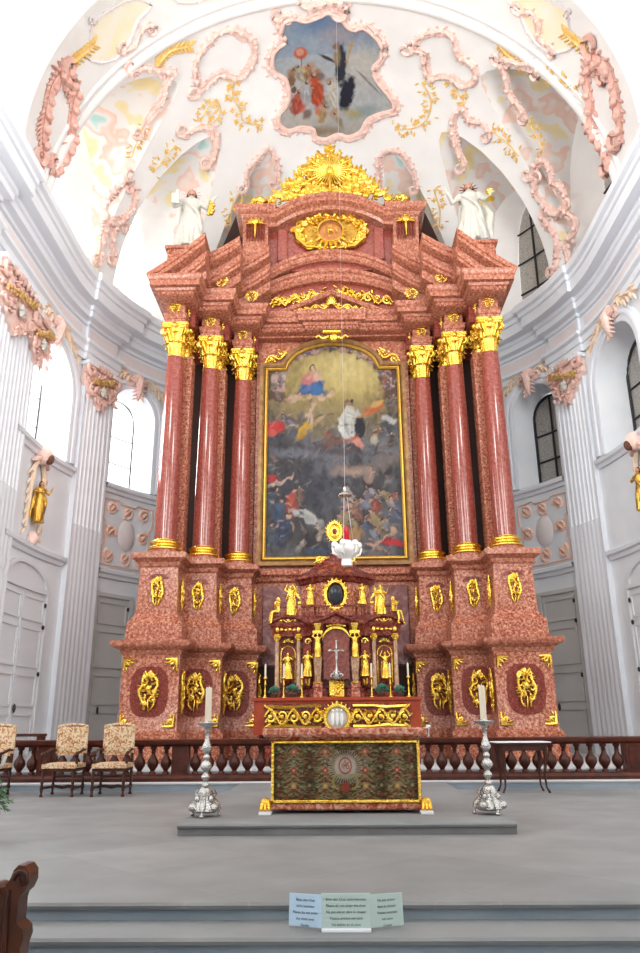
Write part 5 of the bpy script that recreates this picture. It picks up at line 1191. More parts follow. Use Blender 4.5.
P = Paint(300, 116, (.055, .045, .02)); n1 = P.noise(34, 2); n2 = P.noise(60, 1); P.mix((.17, .13, .05), (n1 > .5)*.7); P.mix((.26, .22, .13), (n2 > .66)*.7); P.mix((.20, .04, .03), (n2 < .26)*.6)
for a in (.0, .25, .5, .75, 1.0): P.mix((.05, .04, .02), np.clip(1-np.abs(P.X-a)/.03, 0, 1)*.5)
def fl(x, y, s, col): 
    for k in range(5): P.ell(x+s*.5*cos(1.26*k)/1.9, y+s*1.25*sin(1.26*k)/1.0*.55, s*.36, s*.9*.6, col, 0, .25, .9)
for cxx in (.14, .36, .64, .86):
    for sy in (-1, 1):
        for j in range(15):
            y = .05+.062*j; d = .05+.04*sin(j*2.1)
            P.ell(cxx+sy*d, y, .008, .020, ((.40, .06, .04), (.36, .30, .20), (.26, .18, .06), (.07, .12, .08), (.30, .07, .04))[(j*2+(sy > 0)*0) % 5], sy*35*(1 if j % 2 else -1), .3, .9)
            P.ell(cxx+sy*d*.45, y+.05, .006, .032, (.30, .25, .15), sy*30, .4, .8)
    for y, s, c in ((.52, .020, (.36, .05, .04)), (.85, .022, (.45, .10, .07)), (.25, .018, (.45, .30, .10)), (.68, .012, (.12, .14, .22))): P.ell(cxx, y, s, s*2.6, c, 0, .3, .95); P.ell(cxx, y, s*.4, s*1.1, (.5, .4, .2), 0, .3, .9)
for a in (.035, .25, .75, .965):
    for j in range(6): P.ell(a, .1+.16*j, .010, .03, ((.36, .06, .05), (.40, .34, .2))[j % 2], 0, .3, .9)
for i in range(40):
    a = 2*pi*i/40; 
    for r in np.linspace(.05, .115, 7): P.ell(.5+r*cos(a), .58+r*2.5*sin(a), .0035, .010, (.55, .50, .42), 0, .5, .7)
P.ell(.5, .58, .075, .21, (.50, .45, .38), 0, .15, .9); P.ell(.5, .60, .046, .150, (.42, .05, .04), 0, .1, 1); P.ell(.5, .60, .037, .122, (.62, .56, .46), 0, .1, 1)
for x in (.478, .491, .507): P.ell(x, .60, .0030, .062, (.42, .04, .04), 0, .3, 1)
P.ell(.499, .605, .008, .010, (.42, .04, .04), 0, .3, 1)
for y, x in ((.652, .522), (.60, .521), (.548, .520)): P.ell(x, y, .0070, .010, (.42, .04, .04), 0, .3, 1)
P.ell(.517, .627, .0028, .024, (.42, .04, .04), 0, .3, 1); P.ell(.526, .573, .0028, .024, (.42, .04, .04), 0, .3, 1); P.ell(.499, .675, .003, .035, (.42, .04, .04), 0, .3, 1)
for sx in (-1, 1):
    for a in range(14): t = a/13*pi*1.2; P.ell(.5+sx*(.05+.035*sin(t)), .32-.12*cos(t), .007, .02, (.33, .28, .10), 0, .4, .9)
P.ell(.5, .22, .03, .09, (.42, .08, .05), 0, .3, .9)
P.c *= (.72-.25*np.abs(np.sin(P.X*4*pi*1.0+pi/2))**6)[..., None]
me = picture_mesh(P, lambda u, v: (x0+.03+(x1-x0-.06)*u, 10.10, z0+.03+(z1-z0-.06)*v), 'cloth'); put('embroidered_front', me, FA, (-FA.location.x, -FA.location.y, -FA.location.z))
for sx in (-1, 1):
    bm = nb(); X = ox+sx*.99; box(bm, X-.075, X+.075, 9.95, 10.15, .13, .17, .005); pw(FA, 'white_foot_block', bm, 'whitecloth')
    bm = nb()
    for k in range(3): tube(bm, [(X-.0+.035*(k-1)*1.0, 10.12, .27), (X+.04*(k-1), 10.03, .24), (X+.05*(k-1), 9.98, .185)], (.03, .028, .02), 6)
    blob(bm, (X, 10.08, .26), (.07, .07, .06)); pw(FA, 'gilt_claw_foot', bm, 'gold')
bm = nb(); tube(bm, [(ox+1.06, 10.05, 1.14), (ox+1.06, 10.05, 1.165)], .03, 10); tube(bm, [(ox+1.06, 10.05, 1.02), (ox+1.06, 10.05, 1.15)], .012, 8); tube(bm, [(ox+1.0, 10.05, 1.13), (ox+1.07, 10.05, 1.13)], .01, 6)
c = put('table_clamp', mesh_of(bm, 'chrome')); tag(c, 'tiny chrome clamp on the right end of the front altar slab', 'clamp')

# large silver candlesticks
def big_stick():
    t = root('silver_candlestick', '', 'candlestick'); bm = nb()
    prof = [(.035, .33), (.05, .35), (.05, .37), (.025, .39), (.03, .41), (.055, .44), (.055, .46), (.025, .49), (.03, .51), (.06, .54), (.075, .57), (.055, .61), (.025, .64), (.04, .66), (.045, .68), (.022, .71), (.035, .73), (.068, .77), (.05, .82), (.028, .87), (.022, .93), (.03, .96), (.042, .975), (.028, .99), (.04, 1.01), (.028, 1.03)]
    lathe(bm, prof, 18); put('turned_stem', mesh_of(bm, 'silver', ang=60), t)
    bm = nb(); lathe(bm, [(.03, 1.02), (.06, 1.03), (.12, 1.055), (.135, 1.075), (.13, 1.08), (.045, 1.075), (.045, 1.10)], 24); put('drip_pan', mesh_of(bm, 'silver'), t)
    bm = nb(); lathe(bm, [(.14, .05), (.165, .07), (.155, .12), (.12, .16), (.09, .2), (.075, .24), (.09, .27), (.07, .31), (.035, .34)], 3+9)
    for k in range(3):
        a = 2*pi*k/3-pi/2+pi/3*0; ca, sa = cos(a), sin(a)
        tube(bm, [(.09*ca, .09*sa, .3), (.12*ca, .12*sa, .25), (.10*ca, .10*sa, .2), (.16*ca, .16*sa, .13), (.185*ca, .185*sa, .07)], (.025, .035, .03, .04, .03), 6)
        b = a+pi/3; blob(bm, (.14*cos(b), .14*sin(b), .11), (.07, .07, .055)); blob(bm, (.09*cos(b), .09*sin(b), .2), (.045, .045, .045))
        for j in range(5): leaf(bm, (.12*cos(b+.2*(j-2)), .12*sin(b+.2*(j-2)), .14), (.17*cos(b+.25*(j-2)), .17*sin(b+.25*(j-2)), .08), .02)
    put('scrolled_base', mesh_of(bm, 'silver', ang=60), t)
    for k in range(3):
        a = 2*pi*k/3-pi/2; bm = nb(); blob(bm, (.19*cos(a), .19*sin(a), .022), (.028, .028, .022)); tube(bm, [(.19*cos(a), .19*sin(a), .02), (.18*cos(a), .18*sin(a), .08)], .016, 6); put('ball_foot', mesh_of(bm, 'silver'), t)
    return t
t = big_stick(); t.location = (-1.63, 9.85, .13); t['label'] = 'tall silver candlestick on the platform to the left of the front altar'
t2 = clone(t, 'tall silver candlestick on the platform to the right of the front altar', (1.83, 9.95, .13), .3)
for nm, x, y in (('left', -1.63, 9.85), ('right', 1.83, 9.95)):
    bm = nb(); lathe(bm, [(.04, 0), (.04, .42), (.034, .435), (.01, .43)], 18); tube(bm, [(0, 0, .43), (.004, 0, .455)], .004, 4)
    c = put('thick_candle', mesh_of(bm, 'wax'), None, (x, y, 1.20)); tag(c, 'thick cream candle on the silver candlestick %s of the front altar' % nm, 'candle')

# folding sign on the step
SG = root('folding_sign', 'three panelled text card standing on the step in front', 'sign', (.025, 5.72, -.12))
def card(name, w, h, mat_, x, y, rz, lines):
    bm = nb(); box(bm, -w/2, w/2, -.004, .004, .022, .022+h, .002); c = put(name, mesh_of(bm, mat_), SG, (x, y, 0), (rad(-6), 0, rz))
    for i, tx in enumerate(lines):
        cu = bpy.data.curves.new('text', 'FONT'); cu.body = tx; cu.size = .0225; cu.align_x = 'CENTER'; cu.extrude = .0006
        to = bpy.data.objects.new('tmp', cu); COL.objects.link(to); me = bpy.data.meshes.new_from_object(to.evaluated_get(bpy.context.evaluated_depsgraph_get())); bpy.data.objects.remove(to)
        me.materials.clear(); me.materials.append(M['ink']); put('printed_line', me, c, (0, -.0062, h-.022-i*.037), (pi/2, 0, 0))
TX = ['Bitte den Chor nicht betreten', 'Please do not enter the choir', 'Ne pas entrer dans le choeur', 'Vietato entrare nel coro', 'No entrar en el coro']
card('centre_panel', .33, .205, 'white', 0, -.05, 0, TX)
card('left_panel', .235, .195, 'signblue', -.276, -.015+.0, rad(-17), ['Bitte den Chor', 'nicht betreten', 'Please do not enter', 'the choir area', 'Danke'])
card('right_panel', .235, .195, 'white', .276, -.015, rad(17), ['Ne pas entrer', 'dans le choeur', 'Vietato entrare', 'nel coro', 'Grazie'])
bm = nb(); box(bm, -.165, .165, -.075, .02, 0, .022, .004); put('foot_bar', mesh_of(bm, 'trim'), SG)

# ------------------------------------------------------------------ balustrade
BL = root('altar_rail', 'long red-brown marble balustrade with bulbous balusters behind the chairs', 'balustrade', (0, 15.5, .15))
bm = nb(); tier(bm, [(-8.1, 15.64), (-8.1, 15.38), (8.1, 15.38), (8.1, 15.64)], [(0, .78), (.02, .80), (.05, .82), (.06, .86), (.06, .895), (.03, .91)]); pw(BL, 'top_rail', bm, 'railwood')
bm = nb(); tier(bm, [(-8.1, 15.66), (-8.1, 15.36), (8.1, 15.36), (8.1, 15.66)], [(.05, .15), (.05, .21), (.02, .24), (0, .26), (0, .28)]); pw(BL, 'bottom_rail', bm, 'railwood')
bm = nb(); lathe(bm, [(.065, 0), (.065, .03), (.04, .05), (.055, .08), (.10, .14), (.112, .19), (.10, .25), (.05, .32), (.035, .37), (.04, .385), (.05, .40), (.035, .415), (.05, .45), (.065, .46), (.065, .50)], 14); BM = mesh_of(bm, 'railwood', ang=60)
for kx in range(-3, 3):
    xa = kx*2.62+.44 if kx >= 0 else (kx+1)*2.62-.44-2.62*0
posts = [-8.0, -5.66, -3.05, -.45, .45, 3.05, 5.66, 8.0]
for px in posts: bm = nb(); box(bm, px-.16, px+.16, 15.38, 15.64, .26, .80, .01); box(bm, px-.10, px+.10, 15.365, 15.40, .34, .74, .008); pw(BL, 'post', bm, 'railwood')
for a, b in zip(posts, posts[1:]):
    n = int(round((b-a-.32)/.262)); 
    for i in range(n): put('baluster', BM, BL, (a+.16+(b-a-.32)*(i+.5)/n, 0, .28-.15))

# ------------------------------------------------------------------ chairs
def tapestry():
    m, nt, b = new_mat('tapestry_fabric'); tc = nt.nodes.new('ShaderNodeTexCoord'); v = nt.nodes.new('ShaderNodeTexVoronoi'); v.inputs['Scale'].default_value = 11; n = nt.nodes.new('ShaderNodeTexNoise'); n.inputs['Scale'].default_value = 14; n.inputs['Distortion'].default_value = 2
    r = nt.nodes.new('ShaderNodeValToRGB'); e = r.color_ramp.elements; e[0].position = .42; e[0].color = rgb((.36, .15, .07)); e[1].position = .60; e[1].color = rgb((.66, .55, .40)); k = e.new(.5); k.color = rgb((.58, .40, .22))
    nt.links.new(tc.outputs['Object'], n.inputs['Vector']); nt.links.new(n.outputs['Fac'], r.inputs['Fac']); nt.links.new(r.outputs['Color'], b.inputs['Base Color']); b.inputs['Roughness'].default_value = .85; return m
M['tapestry'] = tapestry()
def cushion(bm, x0, x1, y0, y1, z0, z1, ax='z', n=8):
    for s in (-1, 1):
        g = [[None]*(n+1) for _ in range(n+1)]
    verts = {}
    def P_(i, j, s):
        u, v = -1+2*i/n, -1+2*j/n; b = (1-u**4)*(1-v**4)
        if ax == 'z': return ((x0+x1)/2+(x1-x0)/2*u, (y0+y1)/2+(y1-y0)/2*v, (z0+z1)/2+s*(z1-z0)/2*(.55+.45*b))
        return ((x0+x1)/2+(x1-x0)/2*u, (y0+y1)/2+s*(y1-y0)/2*(.5+.5*b), (z0+z1)/2+(z1-z0)/2*v)
    for s in (-1, 1):
        for i in range(n+1):
            for j in range(n+1): verts[i, j, s] = bm.verts.new(P_(i, j, s))
        for i in range(n):
            for j in range(n): bm.faces.new([verts[a, b, s] for a, b in ((i, j), (i+1, j), (i+1, j+1), (i, j+1))][::s])
    for i in range(n):
        for a, b in (((i, 0), (i+1, 0)), ((i, n), (i+1, n)), ((0, i), (0, i+1)), ((n, i), (n, i+1))): bm.faces.new((verts[(*a, -1)], verts[(*b, -1)], verts[(*b, 1)], verts[(*a, 1)]))
def turned(bm, x, y, z0, z1, r=.03):
    h = z1-z0; lathe(bm, [(r*.9, 0), (r*1.1, h*.04), (r*.6, h*.12), (r*1.1, h*.3), (r*.7, h*.45), (r, h*.5), (r, h*.58), (r*.6, h*.64), (r*1.1, h*.8), (r*.7, h*.9), (r, h*.95), (r, h)], 10, (x, y, z0))
def make_chair():
    t = root('carved_armchair', '', 'chair')
    bm = nb(); cushion(bm, -.30, .30, -.30, .28, .44, .56); put('seat', mesh_of(bm, 'tapestry'), t)
    bm = nb(); cushion(bm, -.285, .285, .27, .36, .66, 1.16, 'y')
    for i in range(9): u = -1+2*i/8; blob(bm, (.25*u, .315, 1.16+.035*(1-u*u)), (.045, .04, .035))
    put('backrest', mesh_of(bm, 'tapestry'), t)
    for sx in (-1, 1):
        bm = nb(); turned(bm, sx*.27, -.27, .0, .46); put('leg', mesh_of(bm, 'wood'), t)
        bm = nb(); turned(bm, sx*.27, .28, .0, .46); box(bm, sx*.27-.022, sx*.27+.022, .26, .30, .44, .7); put('leg', mesh_of(bm, 'wood'), t)
        bm = nb(); tube(bm, [(sx*.27, .28, .76), (sx*.29, .1, .77), (sx*.30, -.12, .73), (sx*.30, -.28, .71), (sx*.30, -.32, .68), (sx*.29, -.3, .65)], (.022, .025, .025, .03, .03, .02), 7); turned(bm, sx*.285, -.2, .5, .72, .026); put('armrest', mesh_of(bm, 'wood'), t)
        bm = nb(); tube(bm, [(sx*.27, -.27, .14), (sx*.27, .28, .14)], .02, 6); put('side_stretcher', mesh_of(bm, 'wood'), t)
    bm = nb(); tube(bm, [(-.27, 0, .14), (-.12, -.03, .16), (0, 0, .14), (.12, -.03, .16), (.27, 0, .14)], (.02, .025, .03, .025, .02), 6); tube(bm, [(-.27, .28, .3), (.27, .28, .3)], .018, 6); put('cross_stretcher', mesh_of(bm, 'wood'), t)
    bm = nb(); box(bm, -.29, .29, -.28, .27, .41, .46, .01); put('seat_frame', mesh_of(bm, 'wood'), t); return t
ch = make_chair(); ch.location = (-4.91, 14.3, 0); ch['label'] = 'carved armchair with cream tapestry cover, middle of the three by the rail'; ch['group'] = 'tapestry armchairs by the rail'
clone(ch, 'carved armchair with cream tapestry cover, nearest of the three to the altar', (-4.03, 14.3, 0), .03)
clone(ch, 'carved armchair with cream tapestry cover, cut by the left edge of the photo', (-6.27, 14.3, 0), -.04)

# side table
ST = root('side_table', 'small dark wooden table with white top in front of the rail at right', 'table', (3.30, 14.5, 0))
bm = nb(); box(bm, -.47, .47, -.27, .27, .80, .83, .006); put('tabletop', mesh_of(bm, 'wood'), ST)
bm = nb(); box(bm, -.42, .42, -.23, .23, .70, .80, .004); put('apron', mesh_of(bm, 'wood'), ST)
for sx in (-1, 1):
    for sy in (-1, 1):
        bm = nb(); tube(bm, [(sx*.38, sy*.2, .76), (sx*.39, sy*.205, .6), (sx*.35, sy*.19, .3), (sx*.36, sy*.2, .1), (sx*.41, sy*.22, .0)], (.045, .04, .022, .016, .022), 6); put('leg', mesh_of(bm, 'wood'), ST)
bm = nb(); box(bm, -.49, .49, -.29, .29, .831, .852, .006); c = put('linen_cloth', mesh_of(bm, 'whitecloth')); c.location = (3.30, 14.5, 0); tag(c, 'flat white linen cloth covering the small side table at right', 'cloth')

# carved pew end, bottom left
PW = root('pew_end', 'carved dark brown pew end with scroll top in the bottom left corner', 'pew', (-1.7, 4.0, -.38))
out = [(.20, 0), (.20, .60), (.212, .64), (.205, .675), (.185, .69), (.172, .70), (.170, .79), (.175, .815), (.195, .83), (.212, .87), (.208, .915), (.185, .942), (.155, .945), (.135, .925), (.118, .88), (.10, .855), (.08, .85), (.055, .865), (.02, .86), (-.01, .83), (-.02, .77), (-.06, .72), (-.12, .62), (-.16, .3), (-.18, 0)]
bm = nb(); prism(bm, out, -.06, .06); bmesh.ops.bevel(bm, geom=[e for e in bm.edges if abs(e.calc_face_angle(0)) > .9 and abs((e.verts[0].co-e.verts[1].co).y) < .01], offset=.012, segments=2, affect='EDGES'); put('carved_panel', mesh_of(bm, 'pew'), PW)
bm = nb(); tube(bm, spiral(.175, .885, .04, .008, 180, -220, 12, -.065), taper(13, .014, .008), 6); tube(bm, spiral(.04, .81, .04, .01, 0, 400, 12, -.07), .014, 6); tube(bm, [(.12, -.065, .84), (.12, -.07, .75), (.13, -.07, .62), (.15, -.065, .3)], .012, 6)
for i in range(5): leaf(bm, (.05, -.07, .76-.07*i), (.0+.05*(i % 2), -.08, .68-.07*i), .03)
blob(bm, (.03, -.06, .55), (.06, .05, .09)); blob(bm, (.03, -.06, .3), (.07, .05, .1)); put('carving', mesh_of(bm, 'wood'), PW)
bm = nb(); box(bm, -1.6, -.14, -.03, .03, .05, .82, .01); box(bm, -1.6, -.14, -.05, .05, .80, .86, .01); put('pew_front', mesh_of(bm, 'wood'), PW)

# plant at the left edge
PL = root('leafy_plant', 'dark green leafy plant in a pot at the left edge', 'plant', (-4.15, 9.0, 0)); rg = random.Random(12)
bm = nb(); lathe(bm, [(.13, 0), (.15, .04), (.2, .26), (.22, .3), (.18, .3)], 16); put('pot', mesh_of(bm, 'pot'), PL)
bm = nb()
for k in range(30):
    a = rg.uniform(0, 2*pi) if k % 3 else rg.uniform(-.6, .6); L = rg.uniform(.32, .52); z1 = rg.uniform(.35, .75); d = rg.uniform(-.3, .15)
    P3 = [Vector((0, 0, .25)), Vector((.3*L*cos(a), .3*L*sin(a), z1*.9)), Vector((.75*L*cos(a), .75*L*sin(a), z1)), Vector((L*cos(a), L*sin(a), z1+d))]
    tube(bm, P3, (.008, .006, .005, .002), 4); up = Vector((-sin(a), cos(a), 0))
    for j in range(2, 9):
        t = j/9*3; i = min(2, int(t)); p = P3[i].lerp(P3[i+1], t-i)
        for s in (-1, 1): leaf(bm, p, p+up*s*(.085-.006*j)+Vector((cos(a)*.04, sin(a)*.04, -.03)), .016, .005, 5)
put('foliage', mesh_of(bm, 'green'), PL)
bm = nb(); tube(bm, [(0, 0, .3), (.2, -.05, .6), (.36, -.08, .78)], .006, 4); leaf(bm, (.36, -.08, .74), (.42, -.08, .88), .03, .02); put('white_lily', mesh_of(bm, 'statue'), PL)
# low bench behind the rail at left
BN = root('low_bench', 'low brown kneeling bench just behind the left end of the rail', 'bench', (-6.6, 16.9, .3)); bm = nb()
box(bm, -.75, .3, -.2, .2, .66, .72, .01); put('bench_top', mesh_of(bm, 'railwood'), BN)
for x in (-.7, .22): bm = nb(); box(bm, x, x+.06, -.18, .18, 0, .66, .005); put('leg', mesh_of(bm, 'railwood'), BN)

# statue niches on the side walls in bay 2
for side, nm in ((-1, 'left'), (1, 'right')):
    c = .45 if side < 0 else -.1; X0, Y0, W = wall_local(side, c, 0)
    t = root('wall_niche', 'gold edged rocaille niche under the large window on the %s wall' % nm, 'niche', (X0, Y0, 5.9))
    bm = nb()
    for s in (-.42, .42): tube(bm, [W(s, .35, .06), W(s*1.05, .9, .08), W(s*.95, 1.5, .08), W(s*.8, 1.95, .1)], (.05, .07, .07, .06), 6)
    tube(bm, [W(-.42, 1.9, .08), W(-.2, 2.25, .1), W(0, 2.35, .12), W(.2, 2.25, .1), W(.42, 1.9, .08)], .07, 6)
    for k in range(14): s = (-1)**k; z = .3+1.7*(k//2)/6; leaf(bm, W(s*.46, z, .08), W(s*.58, z-.2, .06), .05)
    put('ochre_border', mesh_of(bm, 'ochre2'), t)
    bm = nb(); blob(bm, W(0, 2.5, .15), (.3, .2, .28)); 
    for s in (-1, 1): leaf(bm, W(s*.1, 2.45, .15), W(s*.5, 2.2, .1), .12)
    blob(bm, W(0, .1, .12), (.16, .16, .22)); put('pink_crest', mesh_of(bm, 'pinkst'), t)
    bm = nb(); blob(bm, W(0, 2.38, .36), (.14, .1, .16)); put('dark_head', mesh_of(bm, 'hair'), t)
    fx, fy = pl(side, c, .22); figure('niche_saint', 'small gilt saint standing in the niche on the %s wall' % nm, 'statue', (fx, fy, 6.45), 1.2, 'golddk', AR1, side*-1.1, 30+side, 'skin', 'hair', vox=.014, hem=.10)

# ------------------------------------------------------------------ stucco on the vault
TR = {'LA': [(1.85, 56.3), (0.15, 57.6), (-0.45, 61.1), (-0.72, 65.2), (-0.55, 69.2), (0.29, 72.6), (2.51, 70.8), (3.12, 66.5), (1.89, 62.7), (1.99, 58.5), (2.14, 55.7)], 'RA': [(1.17, 69.8), (-0.11, 69.1), (-0.63, 64.2), (-0.54, 60.7), (0.02, 58.8), (0.21, 54.8), (1.02, 53.3), (1.87, 55.7), (1.87, 59.9), (2.75, 63.2), (2.08, 66.1), (1.04, 66.5), (1.11, 69.4)], 'LB': [(-1.08, 41.7), (-0.91, 45.2), (-0.43, 49.2), (-0.04, 52.4), (0.29, 49.4), (0.94, 47.6), (1.01, 43.4), (1.32, 40.9), (1.49, 38.6)], 'RB': [(-0.44, 48.4), (-0.75, 46.9), (-0.91, 43.5), (-1.2, 41.1), (-1.11, 39.1)], 'RB2': [(-0.41, 48.1), (-0.14, 46.3), (0.52, 44.3), (0.64, 41.4), (0.77, 38.7)], 'LC': [(3.32, 47.2), (3.85, 51.7), (4.77, 53.7), (5.54, 50.3), (5.65, 46.2)], 'RC': [(5.11, 43.1), (4.89, 48.3), (4.18, 52.8), (3.02, 53.1), (3.26, 49.9), (2.82, 47.1), (2.9, 44.1)], 'LD': [(2.3, 28.8), (2.92, 29.1), (3.21, 25.6), (2.94, 20.2), (2.4, 17.8), (1.94, 20.3), (1.97, 24.1), (2.3, 28.8)], 'LD2': [(2.4, 17.8), (2.4, 14.3), (2.52, 10.8), (2.57, 7.8)], 'LD3': [(2.94, 20.2), (2.8, 16.9), (2.97, 13.8), (3.22, 11.6)], 'RD': [(2.5, 28.7), (2.08, 29.9), (1.62, 29.0), (1.56, 26.0), (1.82, 23.6), (1.58, 21.3), (1.55, 18.5), (1.82, 16.8), (2.34, 17.3), (2.63, 19.7), (2.72, 22.7), (2.84, 24.9), (2.55, 28.3)], 'RD2': [(2.98, 19.2), (2.76, 14.6), (2.75, 11.0), (3.19, 5.8)], 'RD3': [(1.85, 15.4), (1.55, 11.8), (1.84, 9.8), (2.36, 9.2), (2.42, 4.5)], 'LE': [(-2.7, 25.7), (-2.13, 27.3), (-1.84, 25.3), (-1.45, 22.6), (-1.06, 21.1), (-1.01, 17.4), (-1.13, 12.4)], 'LE2': [(-2.75, 27.3), (-2.95, 25), (-2.9, 21), (-2.6, 17), (-2.35, 14), (-2.0, 11.5)], 'RE': [(-2.85, 25.7), (-2.28, 27.3), (-1.99, 25.3), (-1.6, 22.6), (-1.21, 21.1), (-1.16, 17.4), (-1.28, 12.4)], 'LF': [(8.17, 45.6), (7.85, 49.9), (8.21, 53.8), (8.61, 57.1), (9.26, 55.8), (9.82, 52.2), (9.9, 48.6)], 'RF': [(10.12, 47.7), (9.78, 54.8), (8.78, 56.1), (8.07, 53.8), (7.85, 49.6), (8.03, 44.4)], 'LG': [(-0.7, 48.4), (-0.88, 52.8), (-0.67, 57.4)], 'RG': [(-1.15, 49.9), (-0.93, 47.8), (-0.88, 44.7)], 'LV': [(3.57, 52.7), (3.29, 56.1), (3.25, 59.0), (4.2, 57.7), (4.27, 54.7)], 'LV2': [(2.84, 65.5), (3.92, 62.7), (5.25, 61.5), (6.07, 59.9), (7.48, 61.7)], 'RV': [(3.51, 64.4), (4.16, 60.2), (5.27, 57.9), (6.44, 58.0), (7.83, 60.1)], 'RV2': [(1.99, 58.8), (2.45, 56.0), (2.62, 53.1)], 'LW': [(3.35, 44.2), (3.29, 39.4), (3.22, 35.4)], 'RW': [(2.74, 43.8), (2.53, 39.2), (2.5, 34.8)], 'LX': [(1.31, 40.0), (1.63, 36.2), (1.86, 33.5)], 'RX': [(0.96, 36.9), (1.06, 34.7), (1.31, 30.0)], 'RY': [(-1.16, 36.7), (-1.39, 32.9), (-1.51, 28.1)], 'RZ': [(7.25, 42.2), (7.35, 36.9), (7.69, 32.9)], 'LZ': [(7.93, 44.1), (7.75, 40.2), (7.97, 35.2)], 'LT': [(-1.06, 83.9), (-0.79, 87.8), (-1.0, 89.4)], 'RI': [(-2.36, 47.1), (-2.63, 44.3), (-2.45, 41.9), (-2.06, 41.3), (-2.12, 37.7)], 'LI': [(-1.85, 41.6), (-1.8, 44.6), (-2.09, 47.2), (-2.07, 49.8)], 'RE2': [(-2.85, 27.3), (-3.0500000000000003, 25), (-3.0, 21), (-2.7, 17), (-2.45, 14), (-2.1, 11.5)], 'LH': [(-2.9, 29.0), (-2.8, 32.0), (-2.75, 35.5)], 'RH': [(-2.9, 29.0), (-2.8, 32.0), (-2.75, 35.5)]}
FRES = [(-1.39, 18.92), (-1.08, 18.83), (-0.7, 18.97), (-0.22, 18.83), (0.01, 18.71), (0.4, 18.93), (0.63, 19.23), (0.87, 19.31), (1.1, 19.2), (1.51, 19.51), (1.72, 19.84), (1.7, 20.28), (1.47, 20.66), (1.65, 21.06), (2.0, 21.42), (2.23, 21.71), (2.2, 21.96), (1.78, 22.16), (1.36, 22.41), (1.11, 22.83), (0.67, 23.02), (0.31, 22.95), (-0.14, 23.1), (-0.49, 23.01), (-0.57, 22.77), (-1.01, 22.65), (-1.45, 22.7), (-1.75, 22.46), (-1.77, 22.13), (-1.49, 21.85), (-1.38, 21.45), (-1.48, 20.93), (-1.83, 20.61), (-1.83, 20.08), (-1.61, 19.77), (-1.36, 19.64), (-1.49, 19.25)]
CEN = Vector((0, YC, ZC))
def inward(p): return (Vector((0, min(p.y, YC), ZC))-p).normalized()
def on_vault(p, d=0):
    c = Vector((0, min(p.y, YC), ZC)); return c+(p-c).normalized()*(R0-d)
def smooth_path(pts, d=.03, step=.12):
    out = []; n = len(pts)
    for i in range(n-1):
        p0, p1, p2, p3 = pts[max(0, i-1)], pts[i], pts[i+1], pts[min(n-1, i+2)]
        k = max(2, int((p2-p1).length/step))
        for j in range(k):
            t = j/k; out.append(.5*((2*p1)+(-p0+p2)*t+(2*p0-5*p1+4*p2-p3)*t*t+(-p0+3*p1-3*p2+p3)*t**3))
    out.append(pts[-1]); return [on_vault(p, d) for p in out]
def frill(bm, P, r, seed, lf=1.0, double=False):
    rg = random.Random(seed); n = len(P)
    tube(bm, P, [r*(.45+.45*sin(pi*(i+.6)/n)**.7)*(1+.22*sin(i*1.3+seed)) for i in range(n)], 6); tube(bm, [p+inward(p)*.0+(P[min(n-1, k+1)]-P[max(0, k-1)]).normalized().cross(inward(p)).normalized()*r*1.0 for k, p in enumerate(P)], [r*.28*(1+.3*sin(k*1.1)) for k in range(n)], 5)
    for i in range(n):
        t = (P[min(n-1, i+1)]-P[max(0, i-1)]).normalized(); nn = inward(P[i]); lat = t.cross(nn).normalized()
        for s in ((1, -1) if double or i % 2 == 0 else (1,)):
            L = r*rg.uniform(.9, 1.5)*lf*(1 if s > 0 else .7)*(1+.5*sin(i*.55+seed)); b = P[i]+lat*s*r*.55; leaf(bm, b, b+lat*s*L+t*L*.7, r*.52, r*.28, 6)
        if i % 3 == 0: blob(bm, P[i]+nn*r*.6, (r*.8,)*3, None, 6)
    for e, sg in ((0, 1), (n-1, -1)):
        t = (P[1]-P[0]).normalized()*sg if e == 0 else (P[-2]-P[-1]).normalized(); nn = inward(P[e]); lat = t.cross(nn).normalized()
        Q = [P[e]+(lat*cos(a)+t*-sin(a))*r*2*(1-a/9)+nn*r*.3-lat*r*2 for a in [j*.6 for j in range(10)]]; tube(bm, Q, taper(10, r*.8, r*.4), 5)
def sprig(bm, P, r, seed):
    rg = random.Random(seed); tube(bm, P, r*.25, 4); n = len(P)
    for i in range(n):
        nn = inward(P[i]); t = (P[min(n-1, i+1)]-P[max(0, i-1)]).normalized(); lat = t.cross(nn).normalized()
        for k in range(2):
            s = rg.choice((-1, 1)); c = P[i]+lat*s*rg.uniform(.02, .16)+t*rg.uniform(-.08, .08)
            if rg.random() < .12: continue
            c += lat*s*rg.uniform(0, .12)
            if rg.random() < .5:
                for q in range(4): a = q*1.57+i; leaf(bm, c, c+(lat*cos(a)+t*sin(a))*r*1.0+nn*r*.2, r*.36, r*.2, 5)
            else: leaf(bm, c, c+(lat*s+t*rg.uniform(-.6, .6))*r*1.7, r*.36, r*.2, 5)
def tp(key, d=.03):
    side = -1 if key[0] == 'L' else 1; return smooth_path([vault(side, s, p, d) for s, p in TR[key]], d)
